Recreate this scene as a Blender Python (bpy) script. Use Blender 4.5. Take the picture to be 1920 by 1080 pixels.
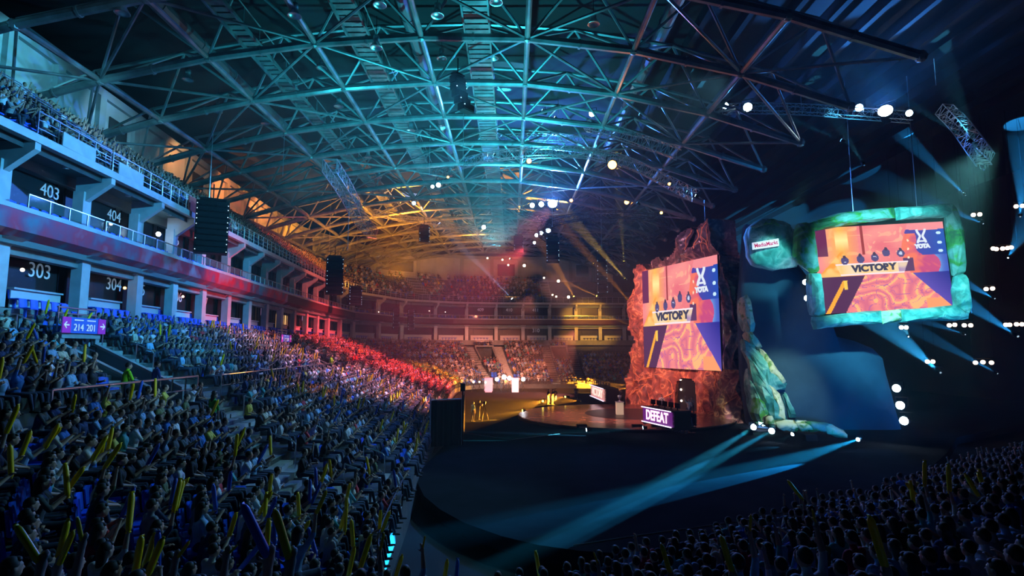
import bpy, bmesh, math, random
import numpy as np
from mathutils import Vector, Matrix, noise

for o in list(bpy.data.objects):
    bpy.data.objects.remove(o, do_unlink=True)
random.seed(7)
rng = np.random.default_rng(7)
SC = bpy.context.scene
C = bpy.context.collection
PI = math.pi

# ------------------------------------------------------------------ camera
F = 1067.0
PITCH = math.atan(115 / F)
EYE = Vector((0, 0, 6.2))
cam_d = bpy.data.cameras.new('camera')
cam_d.sensor_width = 36.0
cam_d.lens = F / 1920 * 36.0
cam_d.clip_end = 400
cam_d.clip_start = 0.1
cam = bpy.data.objects.new('camera', cam_d)
C.objects.link(cam)
cam.location = EYE
cam.rotation_euler = (PI / 2 + PITCH, 0, 0)
SC.camera = cam
SC.view_settings.view_transform = 'Standard'
SC.view_settings.look = 'None'
SC.view_settings.exposure = 0.0
SC.view_settings.gamma = 1.0
SC.view_settings.use_curve_mapping = False
SC.cycles.max_bounces = 3
SC.cycles.diffuse_bounces = 2
SC.cycles.glossy_bounces = 2
SC.cycles.transmission_bounces = 3
SC.cycles.transparent_max_bounces = 8
SC.cycles.volume_bounces = 0
SC.cycles.caustics_reflective = False
SC.cycles.caustics_refractive = False
SC.cycles.sample_clamp_indirect = 3.0
SC.cycles.use_denoising = True
SC.cycles.denoiser = 'OPENIMAGEDENOISE'

w = bpy.data.worlds.new('arena_dark')
SC.world = w
w.use_nodes = True
w.node_tree.nodes['Background'].inputs[0].default_value = (0.02, 0.10, 0.16, 1)
w.node_tree.nodes['Background'].inputs[1].default_value = 0.02

TEAL = (0.03, 0.62, 0.78)
CYAN = (0.10, 0.62, 1.0)
BLUE = (0.03, 0.26, 1.0)
AMBER = (1.0, 0.33, 0.02)
ORANGE = (1.0, 0.28, 0.06)
RED = (1.0, 0.06, 0.10)
PINK = (1.0, 0.22, 0.30)


def spot(name, loc, to, power, color, angle=40, blend=0.5, radius=0.15):
    d = bpy.data.lights.new(name, 'SPOT')
    d.energy = power
    d.color = color
    d.spot_size = math.radians(angle)
    d.spot_blend = blend
    d.shadow_soft_size = radius
    o = bpy.data.objects.new(name, d)
    C.objects.link(o)
    o.location = loc
    v = Vector(to) - Vector(loc)
    o.rotation_euler = v.to_track_quat('-Z', 'Y').to_euler()
    return o


# unseen spots added for the colour washes and glints (name, from, to, watts, colour, cone)
WASH = [
    ('wash_roof_near', (-1, 36, 12.5), (-3, 39, 25), 20000, TEAL, 120),
    ('wash_fascia_red', (-6, 44, 9), (-22.5, 43, 11.3), 9000, (1, .02, .04), 34),
    ('wash_rail', (6, 16, 9), (-13.8, 20, 5.2), 6000, (.2, .6, 1), 12),
    ('wash_stair_rails', (-10, 22, 16), (-24, 31.5, 17.6), 7000, (.3, .7, 1), 16),
    ('wash_roof_mid', (-1, 50, 15), (-3, 52, 25), 16000, TEAL, 125),
    ('wash_roof_side', (-12, 32, 15), (-15, 40, 24), 3000, TEAL, 120),
    ('wash_roof_far', (-14, 70, 15), (-17, 76, 25), 26000, AMBER, 130),
    ('wash_roof_end', (-6, 86, 17), (-8, 90, 25), 9000, AMBER, 110),
    ('wash_facade_near', (-1, 22, 17), (-21, 27, 12.5), 17000, (.06, .52, 1), 62),
    ('wash_facade_mid', (-3, 36, 19), (-22, 42, 13), 15000, (.08, .50, 1), 45),
    ('wash_wall_spot', (-12, 24, 18), (-28.5, 33.5, 21.8), 5200, (.15, .8, 1), 17),
    ('wash_wall_spot', (-12, 30, 18), (-29.3, 40.5, 21.8), 4200, (.2, .75, 1), 15),
    ('wash_wall_top', (-25.0, 22, 24.3), (-29.5, 24, 22), 700, (.05, .7, .8), 110),
    ('wash_wall_top', (-25.6, 31, 24.3), (-30, 33, 22), 700, (.10, .6, .8), 110),
    ('wash_wall_top', (-26.4, 40, 24.3), (-31, 42, 22), 600, (.2, .5, .7), 110),
    ('wash_wall_top', (-27.6, 50, 24.3), (-32, 52, 22), 900, (1, .42, .12), 110),
    ('wash_wall_top', (-28.4, 60, 24.3), (-33, 62, 22), 1400, ORANGE, 110),
    ('wash_wall_top', (-29.2, 70, 24.3), (-33.5, 72, 22), 1400, ORANGE, 110),
    ('wash_wall_top', (-29.2, 82, 24.3), (-33.5, 84, 22), 1200, AMBER, 110),
    ('wash_deck_near', (-8, 18, 21), (-27, 30, 18), 1200, (0.25, 0.6, 0.8), 50),
    ('wash_deck_far', (-8, 60, 20), (-30, 70, 17), 12000, (1, .12, .08), 46),
    ('wash_crowd_near', (12, 30, 21), (-10, 19, 4), 10500, (0.16, 0.50, 0.66), 60),
    ('wash_crowd_low', (10, 36, 16), (-6, 22, 2), 4500, (0.18, 0.52, 0.70), 44),
    ('wash_crowd_mid', (2, 44, 19), (-13, 42, 5), 17000, (0.28, 0.42, 0.85), 44),
    ('wash_crowd_red', (2, 70, 19), (-15, 72, 5), 110000, (1, .06, .07), 58),
    ('wash_crowd_pink', (4, 54, 20), (-12.5, 50, 4), 56000, (1, .33, .50), 48),
    ('wash_far_crowd', (3, 80, 14), (-3, 97, 3), 32000, (1, 0.24, 0.12), 60),
    ('wash_far_boxes', (14, 96, 14), (14.5, 108, 11), 9000, (1, .42, .03), 50),
    ('wash_far_upper', (-12, 92, 17), (-19, 113, 21.5), 3500, AMBER, 40),
    ('wash_far_upper', (2, 92, 17), (-2, 116, 21.5), 3000, AMBER, 34),
    ('wash_floor_amber', (9, 78, 9), (2, 78, 0), 60000, (1, .20, .12), 74),
    ('wash_stage_disc', (3, 49, 15), (9, 52, 0), 9000, (1, 0.40, 0.38), 50),
    ('wash_rock_face', (2, 47, 12), (16, 60, 8), 20000, (1, 0.36, 0.28), 62),
    ('wash_hill', (42, 34, 4), (24, 46, 6), 9000, (0.0, 0.15, 0.50), 60),
    ('wash_hill_front', (20.5, 35, 1.2), (23, 45, 8), 2600, (0.0, 0.17, 0.50), 120),
    ('wash_crest', (4, 44, 19), (17, 57, 15), 6000, (.9, .35, .5), 46),
    ('wash_frame', (21, 24, 15), (26.4, 40, 11.6), 34000, (0.22, 0.90, 0.95), 42),
    ('wash_boulder', (15, 28, 15), (18.9, 41, 12.8), 8000, (0.25, 0.95, 0.9), 14),
    ('wash_stone_foot', (17, 30, 12), (20.3, 43, 3.4), 9000, (0.8, 1.0, 0.65), 26),
    ('wash_roof_right', (24, 40, 17), (18, 40, 27), 700, (0.02, 0.22, 0.45), 150),
]
for n_, a_, b_, p_, c_, g_ in WASH:
    spot(n_, a_, b_, p_, c_, g_, 0.6, 0.3)

# ------------------------------------------------------------------ pixel -> place
def ray(px, py):
    a = (px - 960) / F
    b = (540 - py) / F
    return Vector((a, math.cos(PITCH) - b * math.sin(PITCH), math.sin(PITCH) + b * math.cos(PITCH)))


def P(px, py, Y):
    d = ray(px, py)
    return EYE + d * (Y / d.y)


def G(px, py, z=0.0):
    d = ray(px, py)
    return EYE + d * ((z - EYE.z) / d.z)


def project(p):
    v = Vector(p) - EYE
    c, s = math.cos(PITCH), math.sin(PITCH)
    dep = v.y * c + v.z * s
    if dep < 0.2:
        return None
    up = -v.y * s + v.z * c
    return 960 + F * v.x / dep, 540 - F * up / dep, dep


# ------------------------------------------------------------------ materials
def mat(name, color=(0.5, 0.5, 0.5), rough=0.5, metal=0.0, emit=None, estr=0.0, noise_scale=None, noise_amt=0.25, bump=0.0, objcolor=False, attr=None, spec=0.5):
    m = bpy.data.materials.new(name)
    m.use_nodes = True
    nt = m.node_tree
    b = nt.nodes['Principled BSDF']
    b.inputs['Base Color'].default_value = (*color, 1)
    b.inputs['Roughness'].default_value = rough
    b.inputs['Metallic'].default_value = metal
    b.inputs['Specular IOR Level'].default_value = spec
    src = None
    if objcolor:
        oi = nt.nodes.new('ShaderNodeObjectInfo')
        src = oi.outputs['Color']
    if attr:
        at = nt.nodes.new('ShaderNodeAttribute')
        at.attribute_name = attr
        src = at.outputs['Color']
    if noise_scale:
        tc = nt.nodes.new('ShaderNodeTexCoord')
        nz = nt.nodes.new('ShaderNodeTexNoise')
        nz.inputs['Scale'].default_value = noise_scale
        nz.inputs['Detail'].default_value = 5
        nt.links.new(tc.outputs['Object'], nz.inputs['Vector'])
        mx = nt.nodes.new('ShaderNodeMix')
        mx.data_type = 'RGBA'
        mx.blend_type = 'MULTIPLY'
        mx.inputs['Factor'].default_value = 1
        mr = nt.nodes.new('ShaderNodeMapRange')
        mr.inputs['From Min'].default_value = 0.3
        mr.inputs['From Max'].default_value = 0.7
        mr.inputs['To Min'].default_value = 1 - noise_amt
        mr.inputs['To Max'].default_value = 1.0
        nt.links.new(nz.outputs['Fac'], mr.inputs['Value'])
        if src:
            nt.links.new(src, mx.inputs['A'])
        else:
            mx.inputs['A'].default_value = (*color, 1)
        nt.links.new(mr.outputs['Result'], mx.inputs['B'])
        src = mx.outputs['Result']
        if bump:
            bp = nt.nodes.new('ShaderNodeBump')
            bp.inputs['Strength'].default_value = bump
            nt.links.new(nz.outputs['Fac'], bp.inputs['Height'])
            nt.links.new(bp.outputs['Normal'], b.inputs['Normal'])
    if src:
        nt.links.new(src, b.inputs['Base Color'])
    if emit:
        b.inputs['Emission Color'].default_value = (*emit, 1)
        b.inputs['Emission Strength'].default_value = estr
    return m


def mat_ramp(name, scale, stops, rough=0.6, kind='noise', distort=0.0, detail=6, bump=0.3, metal=0.0, stretch=(1, 1, 1)):
    m = bpy.data.materials.new(name)
    m.use_nodes = True
    nt = m.node_tree
    b = nt.nodes['Principled BSDF']
    b.inputs['Roughness'].default_value = rough
    b.inputs['Metallic'].default_value = metal
    tc = nt.nodes.new('ShaderNodeTexCoord')
    mp = nt.nodes.new('ShaderNodeMapping')
    mp.inputs['Scale'].default_value = stretch
    nt.links.new(tc.outputs['Object'], mp.inputs['Vector'])
    nz = nt.nodes.new('ShaderNodeTexNoise')
    nz.inputs['Scale'].default_value = scale
    nz.inputs['Detail'].default_value = detail
    nz.inputs['Distortion'].default_value = distort
    nt.links.new(mp.outputs['Vector'], nz.inputs['Vector'])
    r = nt.nodes.new('ShaderNodeValToRGB')
    el = r.color_ramp.elements
    while len(el) < len(stops):
        el.new(0.5)
    for e, (p, c) in zip(el, stops):
        e.position = p
        e.color = (*c, 1)
    nt.links.new(nz.outputs['Fac'], r.inputs['Fac'])
    nt.links.new(r.outputs['Color'], b.inputs['Base Color'])
    if bump:
        bp = nt.nodes.new('ShaderNodeBump')
        bp.inputs['Strength'].default_value = bump
        nt.links.new(nz.outputs['Fac'], bp.inputs['Height'])
        nt.links.new(bp.outputs['Normal'], b.inputs['Normal'])
    return m


def emi(name, color, strength):
    m = bpy.data.materials.new(name)
    m.use_nodes = True
    nt = m.node_tree
    nt.nodes.remove(nt.nodes['Principled BSDF'])
    e = nt.nodes.new('ShaderNodeEmission')
    e.inputs[0].default_value = (*color, 1)
    e.inputs[1].default_value = strength
    nt.links.new(e.outputs[0], nt.nodes['Material Output'].inputs[0])
    m.cycles.emission_sampling = 'NONE'
    return m


def glass(name, color=(0.5, 0.6, 0.65), alpha=0.25, rough=0.05):
    m = bpy.data.materials.new(name)
    m.use_nodes = True
    nt = m.node_tree
    b = nt.nodes['Principled BSDF']
    b.inputs['Base Color'].default_value = (*color, 1)
    b.inputs['Roughness'].default_value = rough
    b.inputs['Alpha'].default_value = alpha
    return m


M = {}
M['concrete'] = mat('concrete', (0.33, 0.35, 0.36), 0.8, noise_scale=1.5, noise_amt=0.35)
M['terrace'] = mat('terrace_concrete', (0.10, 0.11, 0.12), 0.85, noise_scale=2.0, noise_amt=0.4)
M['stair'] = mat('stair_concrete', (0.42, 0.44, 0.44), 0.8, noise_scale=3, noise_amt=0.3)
M['white'] = mat('white_paint', (0.62, 0.64, 0.68), 0.45, noise_scale=2, noise_amt=0.2)
M['wallpaint'] = mat('upper_wall_paint', (0.52, 0.55, 0.58), 0.6, noise_scale=0.8, noise_amt=0.2)
M['pilaster'] = mat('pilaster_paint', (0.34, 0.38, 0.40), 0.6)
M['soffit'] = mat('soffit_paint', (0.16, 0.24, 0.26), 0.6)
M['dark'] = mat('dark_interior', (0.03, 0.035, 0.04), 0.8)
M['black'] = mat('black_cloth', (0.006, 0.007, 0.009), 0.95)
M['blackmetal'] = mat('black_metal', (0.004, 0.004, 0.005), 0.6, 0.0, spec=.12)
M['steel'] = mat('roof_steel', (0.30, 0.34, 0.35), 0.34, 0.45, noise_scale=1.0, noise_amt=0.6)
M['steel2'] = mat('thin_roof_steel', (0.24, 0.27, 0.28), 0.4, 0.35)
M['deckroof'] = mat('roof_sheeting', (0.006, 0.007, 0.008), 0.9, noise_scale=0.5, noise_amt=0.4)
M['chrome'] = mat('polished_rail', (0.75, 0.78, 0.80), 0.30, 1.0)
M['alu'] = mat('aluminium_truss', (0.6, 0.63, 0.66), 0.3, 0.9)
M['seat'] = mat('blue_seat_plastic', (0.01, 0.12, 0.80), 0.4)
M['seat_attr'] = mat('blue_seat_shell', (0.01, 0.12, 0.80), 0.45)
M['glass'] = glass('suite_glass', (0.03, 0.04, 0.05), 0.5, 0.35)
M['railglass'] = glass('rail_glass', (0.4, 0.5, 0.55), 0.12, 0.05)
M['num'] = mat('number_film', (0.75, 0.8, 0.85), 0.5, emit=(0.55, 0.75, 0.85), estr=0.12)
M['yellow'] = mat('yellow_inflated_plastic', (1.0, 0.60, 0.0), 0.35)
M['bluestick'] = mat('blue_inflated_plastic', (0.02, 0.10, 0.55), 0.3)
M['skin'] = mat('skin', (0.48, 0.29, 0.21), 0.55)
M['shirt'] = mat('shirt_cloth', (0.3, 0.3, 0.3), 0.85, objcolor=True, noise_scale=6, noise_amt=0.25)
M['trouser'] = mat('dark_denim', (0.03, 0.045, 0.08), 0.9, noise_scale=9, noise_amt=0.3)
M['shoe'] = mat('shoe_leather', (0.03, 0.03, 0.03), 0.6)
M['hair'] = mat('hair', (0.018, 0.013, 0.010), 0.6)
M['crowd'] = mat('crowd_cloth', attr='tint', rough=0.8)
M['deck'] = mat('arena_floor_panels', (0.016, 0.019, 0.024), 0.75, noise_scale=0.6, noise_amt=0.3, spec=0.0)
M['hivis'] = mat('high_visibility_cloth', (0.45, 0.9, 0.02), 0.6, emit=(0.4, 0.9, 0.02), estr=0.0)
M['bulb_white'] = emi('lamp_white', (0.55, 0.80, 1.0), 30)
M['bulb_hot'] = emi('lamp_hot_white', (0.75, 0.9, 1.0), 60)
M['bulb_blue'] = emi('lamp_blue', (0.12, 0.45, 1.0), 14)
M['bulb_amber'] = emi('lamp_amber', (1.0, 0.33, 0.06), 16)
M['bulb_warm'] = emi('lamp_warm', (1.0, 0.62, 0.42), 9)
M['bulb_yellow'] = emi('lamp_yellow', (1.0, 0.72, 0.10), 8)
M['glint'] = emi('status_led', (0.55, 0.8, 1.0), 2)

# ------------------------------------------------------------------ mesh helpers
class MB:
    """collects shapes and links them as one mesh object"""
    def __init__(s):
        s.v = []
        s.f = []
        s.m = []

    def add(s, vs, fs, mi=0):
        o = len(s.v)
        s.v.extend([tuple(v) for v in vs])
        s.f.extend([tuple(i + o for i in f) for f in fs])
        s.m.extend([mi] * len(fs))

    def box(s, c, size, rz=0, mi=0):
        x, y, z = (k / 2 for k in size)
        ca, sa = math.cos(rz), math.sin(rz)
        vs = []
        for dz in (-z, z):
            for dx, dy in ((-x, -y), (x, -y), (x, y), (-x, y)):
                vs.append((c[0] + dx * ca - dy * sa, c[1] + dx * sa + dy * ca, c[2] + dz))
        s.add(vs, [(0, 3, 2, 1), (4, 5, 6, 7), (0, 1, 5, 4), (1, 2, 6, 5), (2, 3, 7, 6), (3, 0, 4, 7)], mi)

    def prism(s, quad, off, mi=0):
        """quad/polygon of points extruded by the vector off"""
        n = len(quad)
        q = [Vector(p) for p in quad]
        o = Vector(off)
        vs = q + [p + o for p in q]
        fs = [tuple(range(n))[::-1], tuple(range(n, 2 * n))]
        for i in range(n):
            j = (i + 1) % n
            fs.append((i, j, n + j, n + i))
        s.add(vs, fs, mi)

    def bar(s, a, b, r, n=6, r2=None, mi=0):
        a, b = Vector(a), Vector(b)
        d = b - a
        if d.length < 1e-6:
            return
        q = d.to_track_quat('Z', 'Y')
        r2 = r if r2 is None else r2
        vs = []
        for p, rr in ((a, r), (b, r2)):
            for i in range(n):
                t = 2 * PI * (i + .5) / n
                vs.append(p + q @ Vector((rr * math.cos(t), rr * math.sin(t), 0)))
        fs = [(i, (i + 1) % n, n + (i + 1) % n, n + i) for i in range(n)]
        fs += [tuple(range(n))[::-1], tuple(range(n, 2 * n))]
        s.add(vs, fs, mi)

    def path(s, pts, r, n=6, mi=0):
        for a, b in zip(pts[:-1], pts[1:]):
            s.bar(a, b, r, n, mi=mi)

    def lathe(s, prof, c, axis=(0, 0, 1), n=14, mi=0):
        q = Vector(axis).to_track_quat('Z', 'Y')
        c = Vector(c)
        vs = []
        for r, z in prof:
            for i in range(n):
                t = 2 * PI * i / n
                vs.append(c + q @ Vector((r * math.cos(t), r * math.sin(t), z)))
        fs = []
        for k in range(len(prof) - 1):
            for i in range(n):
                j = (i + 1) % n
                fs.append((k * n + i, k * n + j, (k + 1) * n + j, (k + 1) * n + i))
        s.add(vs, fs, mi)

    def ball(s, c, r, n=10, mi=0, sz=(1, 1, 1)):
        c = Vector(c)
        m = n // 2
        vs = [c + Vector((0, 0, -r * sz[2]))]
        for k in range(1, m):
            p = -PI / 2 + PI * k / m
            for i in range(n):
                t = 2 * PI * i / n
                vs.append(c + Vector((r * math.cos(p) * math.cos(t) * sz[0], r * math.cos(p) * math.sin(t) * sz[1], r * math.sin(p) * sz[2])))
        vs.append(c + Vector((0, 0, r * sz[2])))
        fs = []
        for i in range(n):
            j = (i + 1) % n
            fs.append((0, 1 + j, 1 + i))
            for k in range(m - 2):
                a = 1 + k * n
                fs.append((a + i, a + j, a + n + j, a + n + i))
            fs.append((1 + (m - 2) * n + i, 1 + (m - 2) * n + j, len(vs) - 1))
        s.add(vs, fs, mi)

    def build(s, name, material, parent=None, smooth=False, loc=None):
        me = bpy.data.meshes.new(name)
        vs = s.v
        if loc is not None:
            L = Vector(loc)
            vs = [tuple(Vector(v) - L) for v in s.v]
        me.from_pydata(vs, [], s.f)
        ms = material if isinstance(material, (list, tuple)) else [material]
        for m_ in ms:
            me.materials.append(m_)
        if len(ms) > 1:
            me.polygons.foreach_set('material_index', s.m)
        if smooth:
            me.polygons.foreach_set('use_smooth', [True] * len(me.polygons))
        me.update()
        o = bpy.data.objects.new(name, me)
        C.objects.link(o)
        if loc is not None and parent is None:
            o.location = loc
        if parent is not None:
            o.parent = parent
        return o


def tag(o, label=None, cat=None, group=None, kind=None):
    if label:
        o['label'] = label
    if cat:
        o['category'] = cat
    if group:
        o['group'] = group
    if kind:
        o['kind'] = kind
    return o


def empty(name, loc=(0, 0, 0), rz=0.0):
    o = bpy.data.objects.new(name, None)
    C.objects.link(o)
    o.location = loc
    o.rotation_euler = (0, 0, rz)
    o.empty_display_size = 0.2
    return o


def struct(o):
    o['kind'] = 'structure'
    return o


ORD = ['zeroth', 'first', 'second', 'third', 'fourth', 'fifth', 'sixth', 'seventh', 'eighth', 'ninth', 'tenth', 'eleventh', 'twelfth',
       'thirteenth', 'fourteenth', 'fifteenth', 'sixteenth', 'seventeenth', 'eighteenth', 'nineteenth']
TENS = ['', '', 'twenty', 'thirty', 'forty', 'fifty', 'sixty', 'seventy', 'eighty', 'ninety']


def ordw(n):
    if n < 20:
        return ORD[n]
    if n % 10 == 0:
        return TENS[n // 10][:-1] + 'ieth' if n < 100 else 'number-' + str(n)
    if n < 100:
        return TENS[n // 10] + '-' + ORD[n % 10]
    return 'hundred-' + ordw(n - 100) if n > 100 else 'hundredth'


USED = set()


def uniq(label, extra):
    """the label, made to single out one thing"""
    if label not in USED:
        USED.add(label)
        return label
    for e in extra:
        l2 = label + ' ' + e
        if l2 not in USED:
            USED.add(l2)
            return l2
    USED.add(label + ' ' + extra[-1])
    return label + ' ' + extra[-1]


# ------------------------------------------------------------------ plan of the bowl
# pairs: inner edge of the seats B -> facade F, height of the last row
PAIRS = [
    (42, 40.2, 50.6, 26.8, 5.7), (32, 33.8, 40.6, 20.4, 5.7), (20, 26, 28.6, 12.6, 5.6), (10, 19.5, 18.6, 6.1, 5.3), (5, 16.3, 13.6, 2.9, 5.1),
    (1, 13.7, 8.6, -0.5, 5.1), (-1, 12.8, 4.0, -2.6, 5.1), (-2.4, 12.9, -1.5, -3.1, 5.2), (-3.0, 13.6, -12, 0, 5.7),
    (-3.3, 14.6, -18.3, 8, 6.3), (-3.5, 15.8, -20.2, 14.5, 6.7), (-3.7, 18, -20.5, 20, 6.7), (-4.0, 22, -20.8, 25, 6.7),
    (-4.5, 28, -21.3, 31.5, 6.7), (-5.2, 37, -22.1, 39, 6.7), (-6.2, 50, -23.1, 51, 6.7), (-7.2, 62, -24, 62, 6.7),
    (-8.0, 75, -24.8, 75, 6.7), (-8.2, 83, -24.8, 87, 6.7), (-7.4, 88, -19.5, 100.5, 6.7), (-5, 91.5, -11, 106.3, 6.7),
    (0, 93, -3, 108, 6.7), (12, 93.5, 12, 109, 6.7), (30, 93.5, 30, 109, 6.7)]
PA = np.array(PAIRS, float)
_mid = (PA[:, 0:2] + PA[:, 2:4]) / 2
_s = np.concatenate([[0], np.cumsum(np.hypot(*np.diff(_mid, axis=0).T))])
TT = _s  # parameter along the bowl, metres along the middle line
TMAX = _s[-1]


def pairs_at(t):
    return [np.interp(t, TT, PA[:, k]) for k in range(5)]


NROW = 18
WALK = 10


def zprof(k, zt):
    """height of row k's tread"""
    lo = 0.6 if zt > 6 else 0.15 + max(0, zt - 5.35) * .27
    if k < WALK:
        f = k / 17 * 0.93
    elif k == WALK:
        f = 0.56 if zt > 6 else 0.56
    else:
        a = 0.62 if zt > 6 else 0.6
        f = a + (1 - a) * (k - WALK - 1 + .0) / (NROW - 1 - WALK - 1)
    return lo + (zt - lo) * f


def row_pt(k, t, frac=0.0):
    bx, by, fx, fy, zt = pairs_at(t)
    u = (k + frac) / NROW
    return bx + (fx - bx) * u, by + (fy - by) * u, zprof(int(k), zt)


def outward(t):
    bx, by, fx, fy, zt = pairs_at(t)
    # normal of the facade line
    a = pairs_at(max(0, t - 0.5))
    b = pairs_at(min(TMAX, t + 0.5))
    tx, ty = b[2] - a[2], b[3] - a[3]
    L = math.hypot(tx, ty) or 1
    nx, ny = -ty / L, tx / L
    if nx * (fx - bx) + ny * (fy - by) < 0:
        nx, ny = -nx, -ny
    return nx, ny


def facade(t, off=0.0, z=0.0):
    bx, by, fx, fy, zt = pairs_at(t)
    nx, ny = outward(t)
    return Vector((fx + nx * off, fy + ny * off, z))


def t_of_y(y, col=3):
    """parameter where the facade line reaches world y (left side)"""
    lo = float(TT[8])
    hi = float(TT[18])
    for _ in range(40):
        m_ = (lo + hi) / 2
        if pairs_at(m_)[col] < y:
            lo = m_
        else:
            hi = m_
    return lo


T0 = t_of_y(17.5)              # start of the facade that the picture can show
T_LEFT_END = float(TT[18])
ts_all = list(np.arange(0, TMAX, 1.2)) + [TMAX]
ts_all = sorted(set([float(a) for a in ts_all] + [float(a) for a in TT]))

VOM_T = [(t_of_y(23.9) - 0.0, t_of_y(26.4)), (t_of_y(52), t_of_y(54.6)), (t_of_y(72), t_of_y(74.6)),
         (float(TT[20]) + 3, float(TT[20]) + 6), (float(TT[21]) + 9, float(TT[21]) + 12)]
AISLE_T = []
for a_, b_ in VOM_T:
    AISLE_T += [(a_ - 1.5, a_ - 0.1), (b_ + 0.1, b_ + 1.5)]
AISLE_T += [(t_of_y(38), t_of_y(39.3)), (t_of_y(63), t_of_y(64.3)), (t_of_y(83), t_of_y(84.3)),
            (float(TT[6]) - 0.6, float(TT[6]) + 0.6), (float(TT[3]) - 4, float(TT[3]) - 2.8)]
VR = (WALK, WALK + 5)


def in_vom(k, t, m_=0.0):
    return VR[0] < k <= VR[1] and any(a - m_ < t < b + m_ for a, b in VOM_T)


# ---- lower terrace
mb = MB()
ts_f = sorted(set(ts_all + [x for ab in VOM_T for x in ab]))
for k in range(NROW):
    for t1, t2 in zip(ts_f[:-1], ts_f[1:]):
        tm = (t1 + t2) / 2
        kk = WALK if in_vom(k, tm) else k
        a = row_pt(k, t1)
        b = row_pt(k, t2)
        c = row_pt(k, t2, 1.0)
        d = row_pt(k, t1, 1.0)
        za, zb = zprof(kk, pairs_at(t1)[4]), zprof(kk, pairs_at(t2)[4])
        lo_a = -0.8 if k == 0 else zprof(WALK if in_vom(k - 1, tm) else k - 1, pairs_at(t1)[4])
        lo_b = -0.8 if k == 0 else zprof(WALK if in_vom(k - 1, tm) else k - 1, pairs_at(t2)[4])
        mb.add([(a[0], a[1], za), (b[0], b[1], zb), (c[0], c[1], zb), (d[0], d[1], za)], [(0, 1, 2, 3)])
        mb.add([(a[0], a[1], lo_a), (b[0], b[1], lo_b), (b[0], b[1], zb), (a[0], a[1], za)], [(0, 1, 2, 3)])
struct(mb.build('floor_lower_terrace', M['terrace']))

# ---- stairs in the aisles
for i, (ta, tb) in enumerate(AISLE_T):
    mb = MB()
    for k in range(NROW):
        if in_vom(k, (ta + tb) / 2):
            continue
        for h in range(2):
            fr = 0.0 if h else -0.5
            if k + fr < 0:
                continue
            a = row_pt(k, ta, 0)
            p = [pairs_at(ta), pairs_at(tb)]
            u1, u2 = (k + fr) / NROW, (k + fr + 0.5) / NROW
            zt = p[0][4]
            z_hi = zprof(k, zt) + 0.012
            z_lo = zprof(max(0, k - 1), zt)
            z = z_hi if h else (z_hi + z_lo) / 2
            q = []
            for pp, u in ((p[0], u1), (p[1], u1), (p[1], u2), (p[0], u2)):
                q.append((pp[0] + (pp[2] - pp[0]) * u, pp[1] + (pp[3] - pp[1]) * u, z))
            mb.prism([(x_, y_, z_ - (z - z_lo) * .98) for x_, y_, z_ in q], (0, 0, (z - z_lo) * .98))
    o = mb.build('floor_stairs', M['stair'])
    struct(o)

# ---- the pale diagonal stair through the near block
SKEW = [((-14.6, 26.8), (-6.6, 17.6))]


def skew_t(k, seg):
    (ax, ay), (bx, by) = seg
    best, bt = 9, None
    for t in np.arange(float(TT[9]), float(TT[14]), .1):
        x_, y_, _ = row_pt(k, t, .5)
        f_ = ((x_ - ax) * (bx - ax) + (y_ - ay) * (by - ay)) / ((bx - ax) ** 2 + (by - ay) ** 2)
        if -.03 <= f_ <= 1.03:
            d_ = math.hypot(x_ - ax - f_ * (bx - ax), y_ - ay - f_ * (by - ay))
            if d_ < best:
                best, bt = d_, t
    return bt if best < .4 else None


SKEW_T = {}
mb = MB()
for k in range(NROW):
    t = skew_t(k, SKEW[0])
    if t is None:
        continue
    a, b = Vector(row_pt(k, t - .3, .5)), Vector(row_pt(k, t + .3, .5))
    u = (b - a).normalized()
    c = (a + b) / 2
    SKEW_T[k] = (c.x, c.y)
    ins = Vector((u.y, -u.x, 0))
    o_ = Vector(outward(t) + (0,))
    if ins.dot(o_) > 0:
        ins = -ins
    z = zprof(k, pairs_at(t)[4])
    zl = zprof(max(0, k - 1), pairs_at(t)[4])
    mb.box(c + Vector((0, 0, .012)), (1.5, .9, .03), math.atan2(u.y, u.x))
    q = c + ins * .66
    mb.box((q.x, q.y, (z + zl) / 2 - (z - zl) / 4), (1.5, .42, (z - zl) / 2 + .02), math.atan2(u.y, u.x))
struct(mb.build('floor_stairs', M['stair']))

# ---- arena floor
gp = MB()
gp.add([(-60, -20, -0.8), (90, -20, -0.8), (90, 140, -0.8), (-60, 140, -0.8)], [(0, 1, 2, 3)])
struct(gp.build('ground', M['black']))
edge_px = [(868, 745), (868, 800), (826, 842), (790, 880), (783, 905), (795, 930), (825, 955), (870, 980), (940, 1005), (1010, 1022), (1090, 1033), (1170, 1038), (1260, 1036),
           (1350, 1028), (1440, 1012), (1520, 992), (1600, 962), (1680, 920), (1740, 880), (1775, 850), (1795, 820)]
edge = [G(x, y, 0) for x, y in edge_px]
deck_poly = [Vector((-7.9, 92, 0)), Vector((-7.0, 60, 0))] + edge[1:] + [Vector((60, 60, 0)), Vector((60, 92, 0))]
mb = MB()
mb.prism([(p.x, p.y, -0.5) for p in deck_poly], (0, 0, 0.5))
me_o = mb.build('floor', M['deck'])
struct(me_o)

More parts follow.
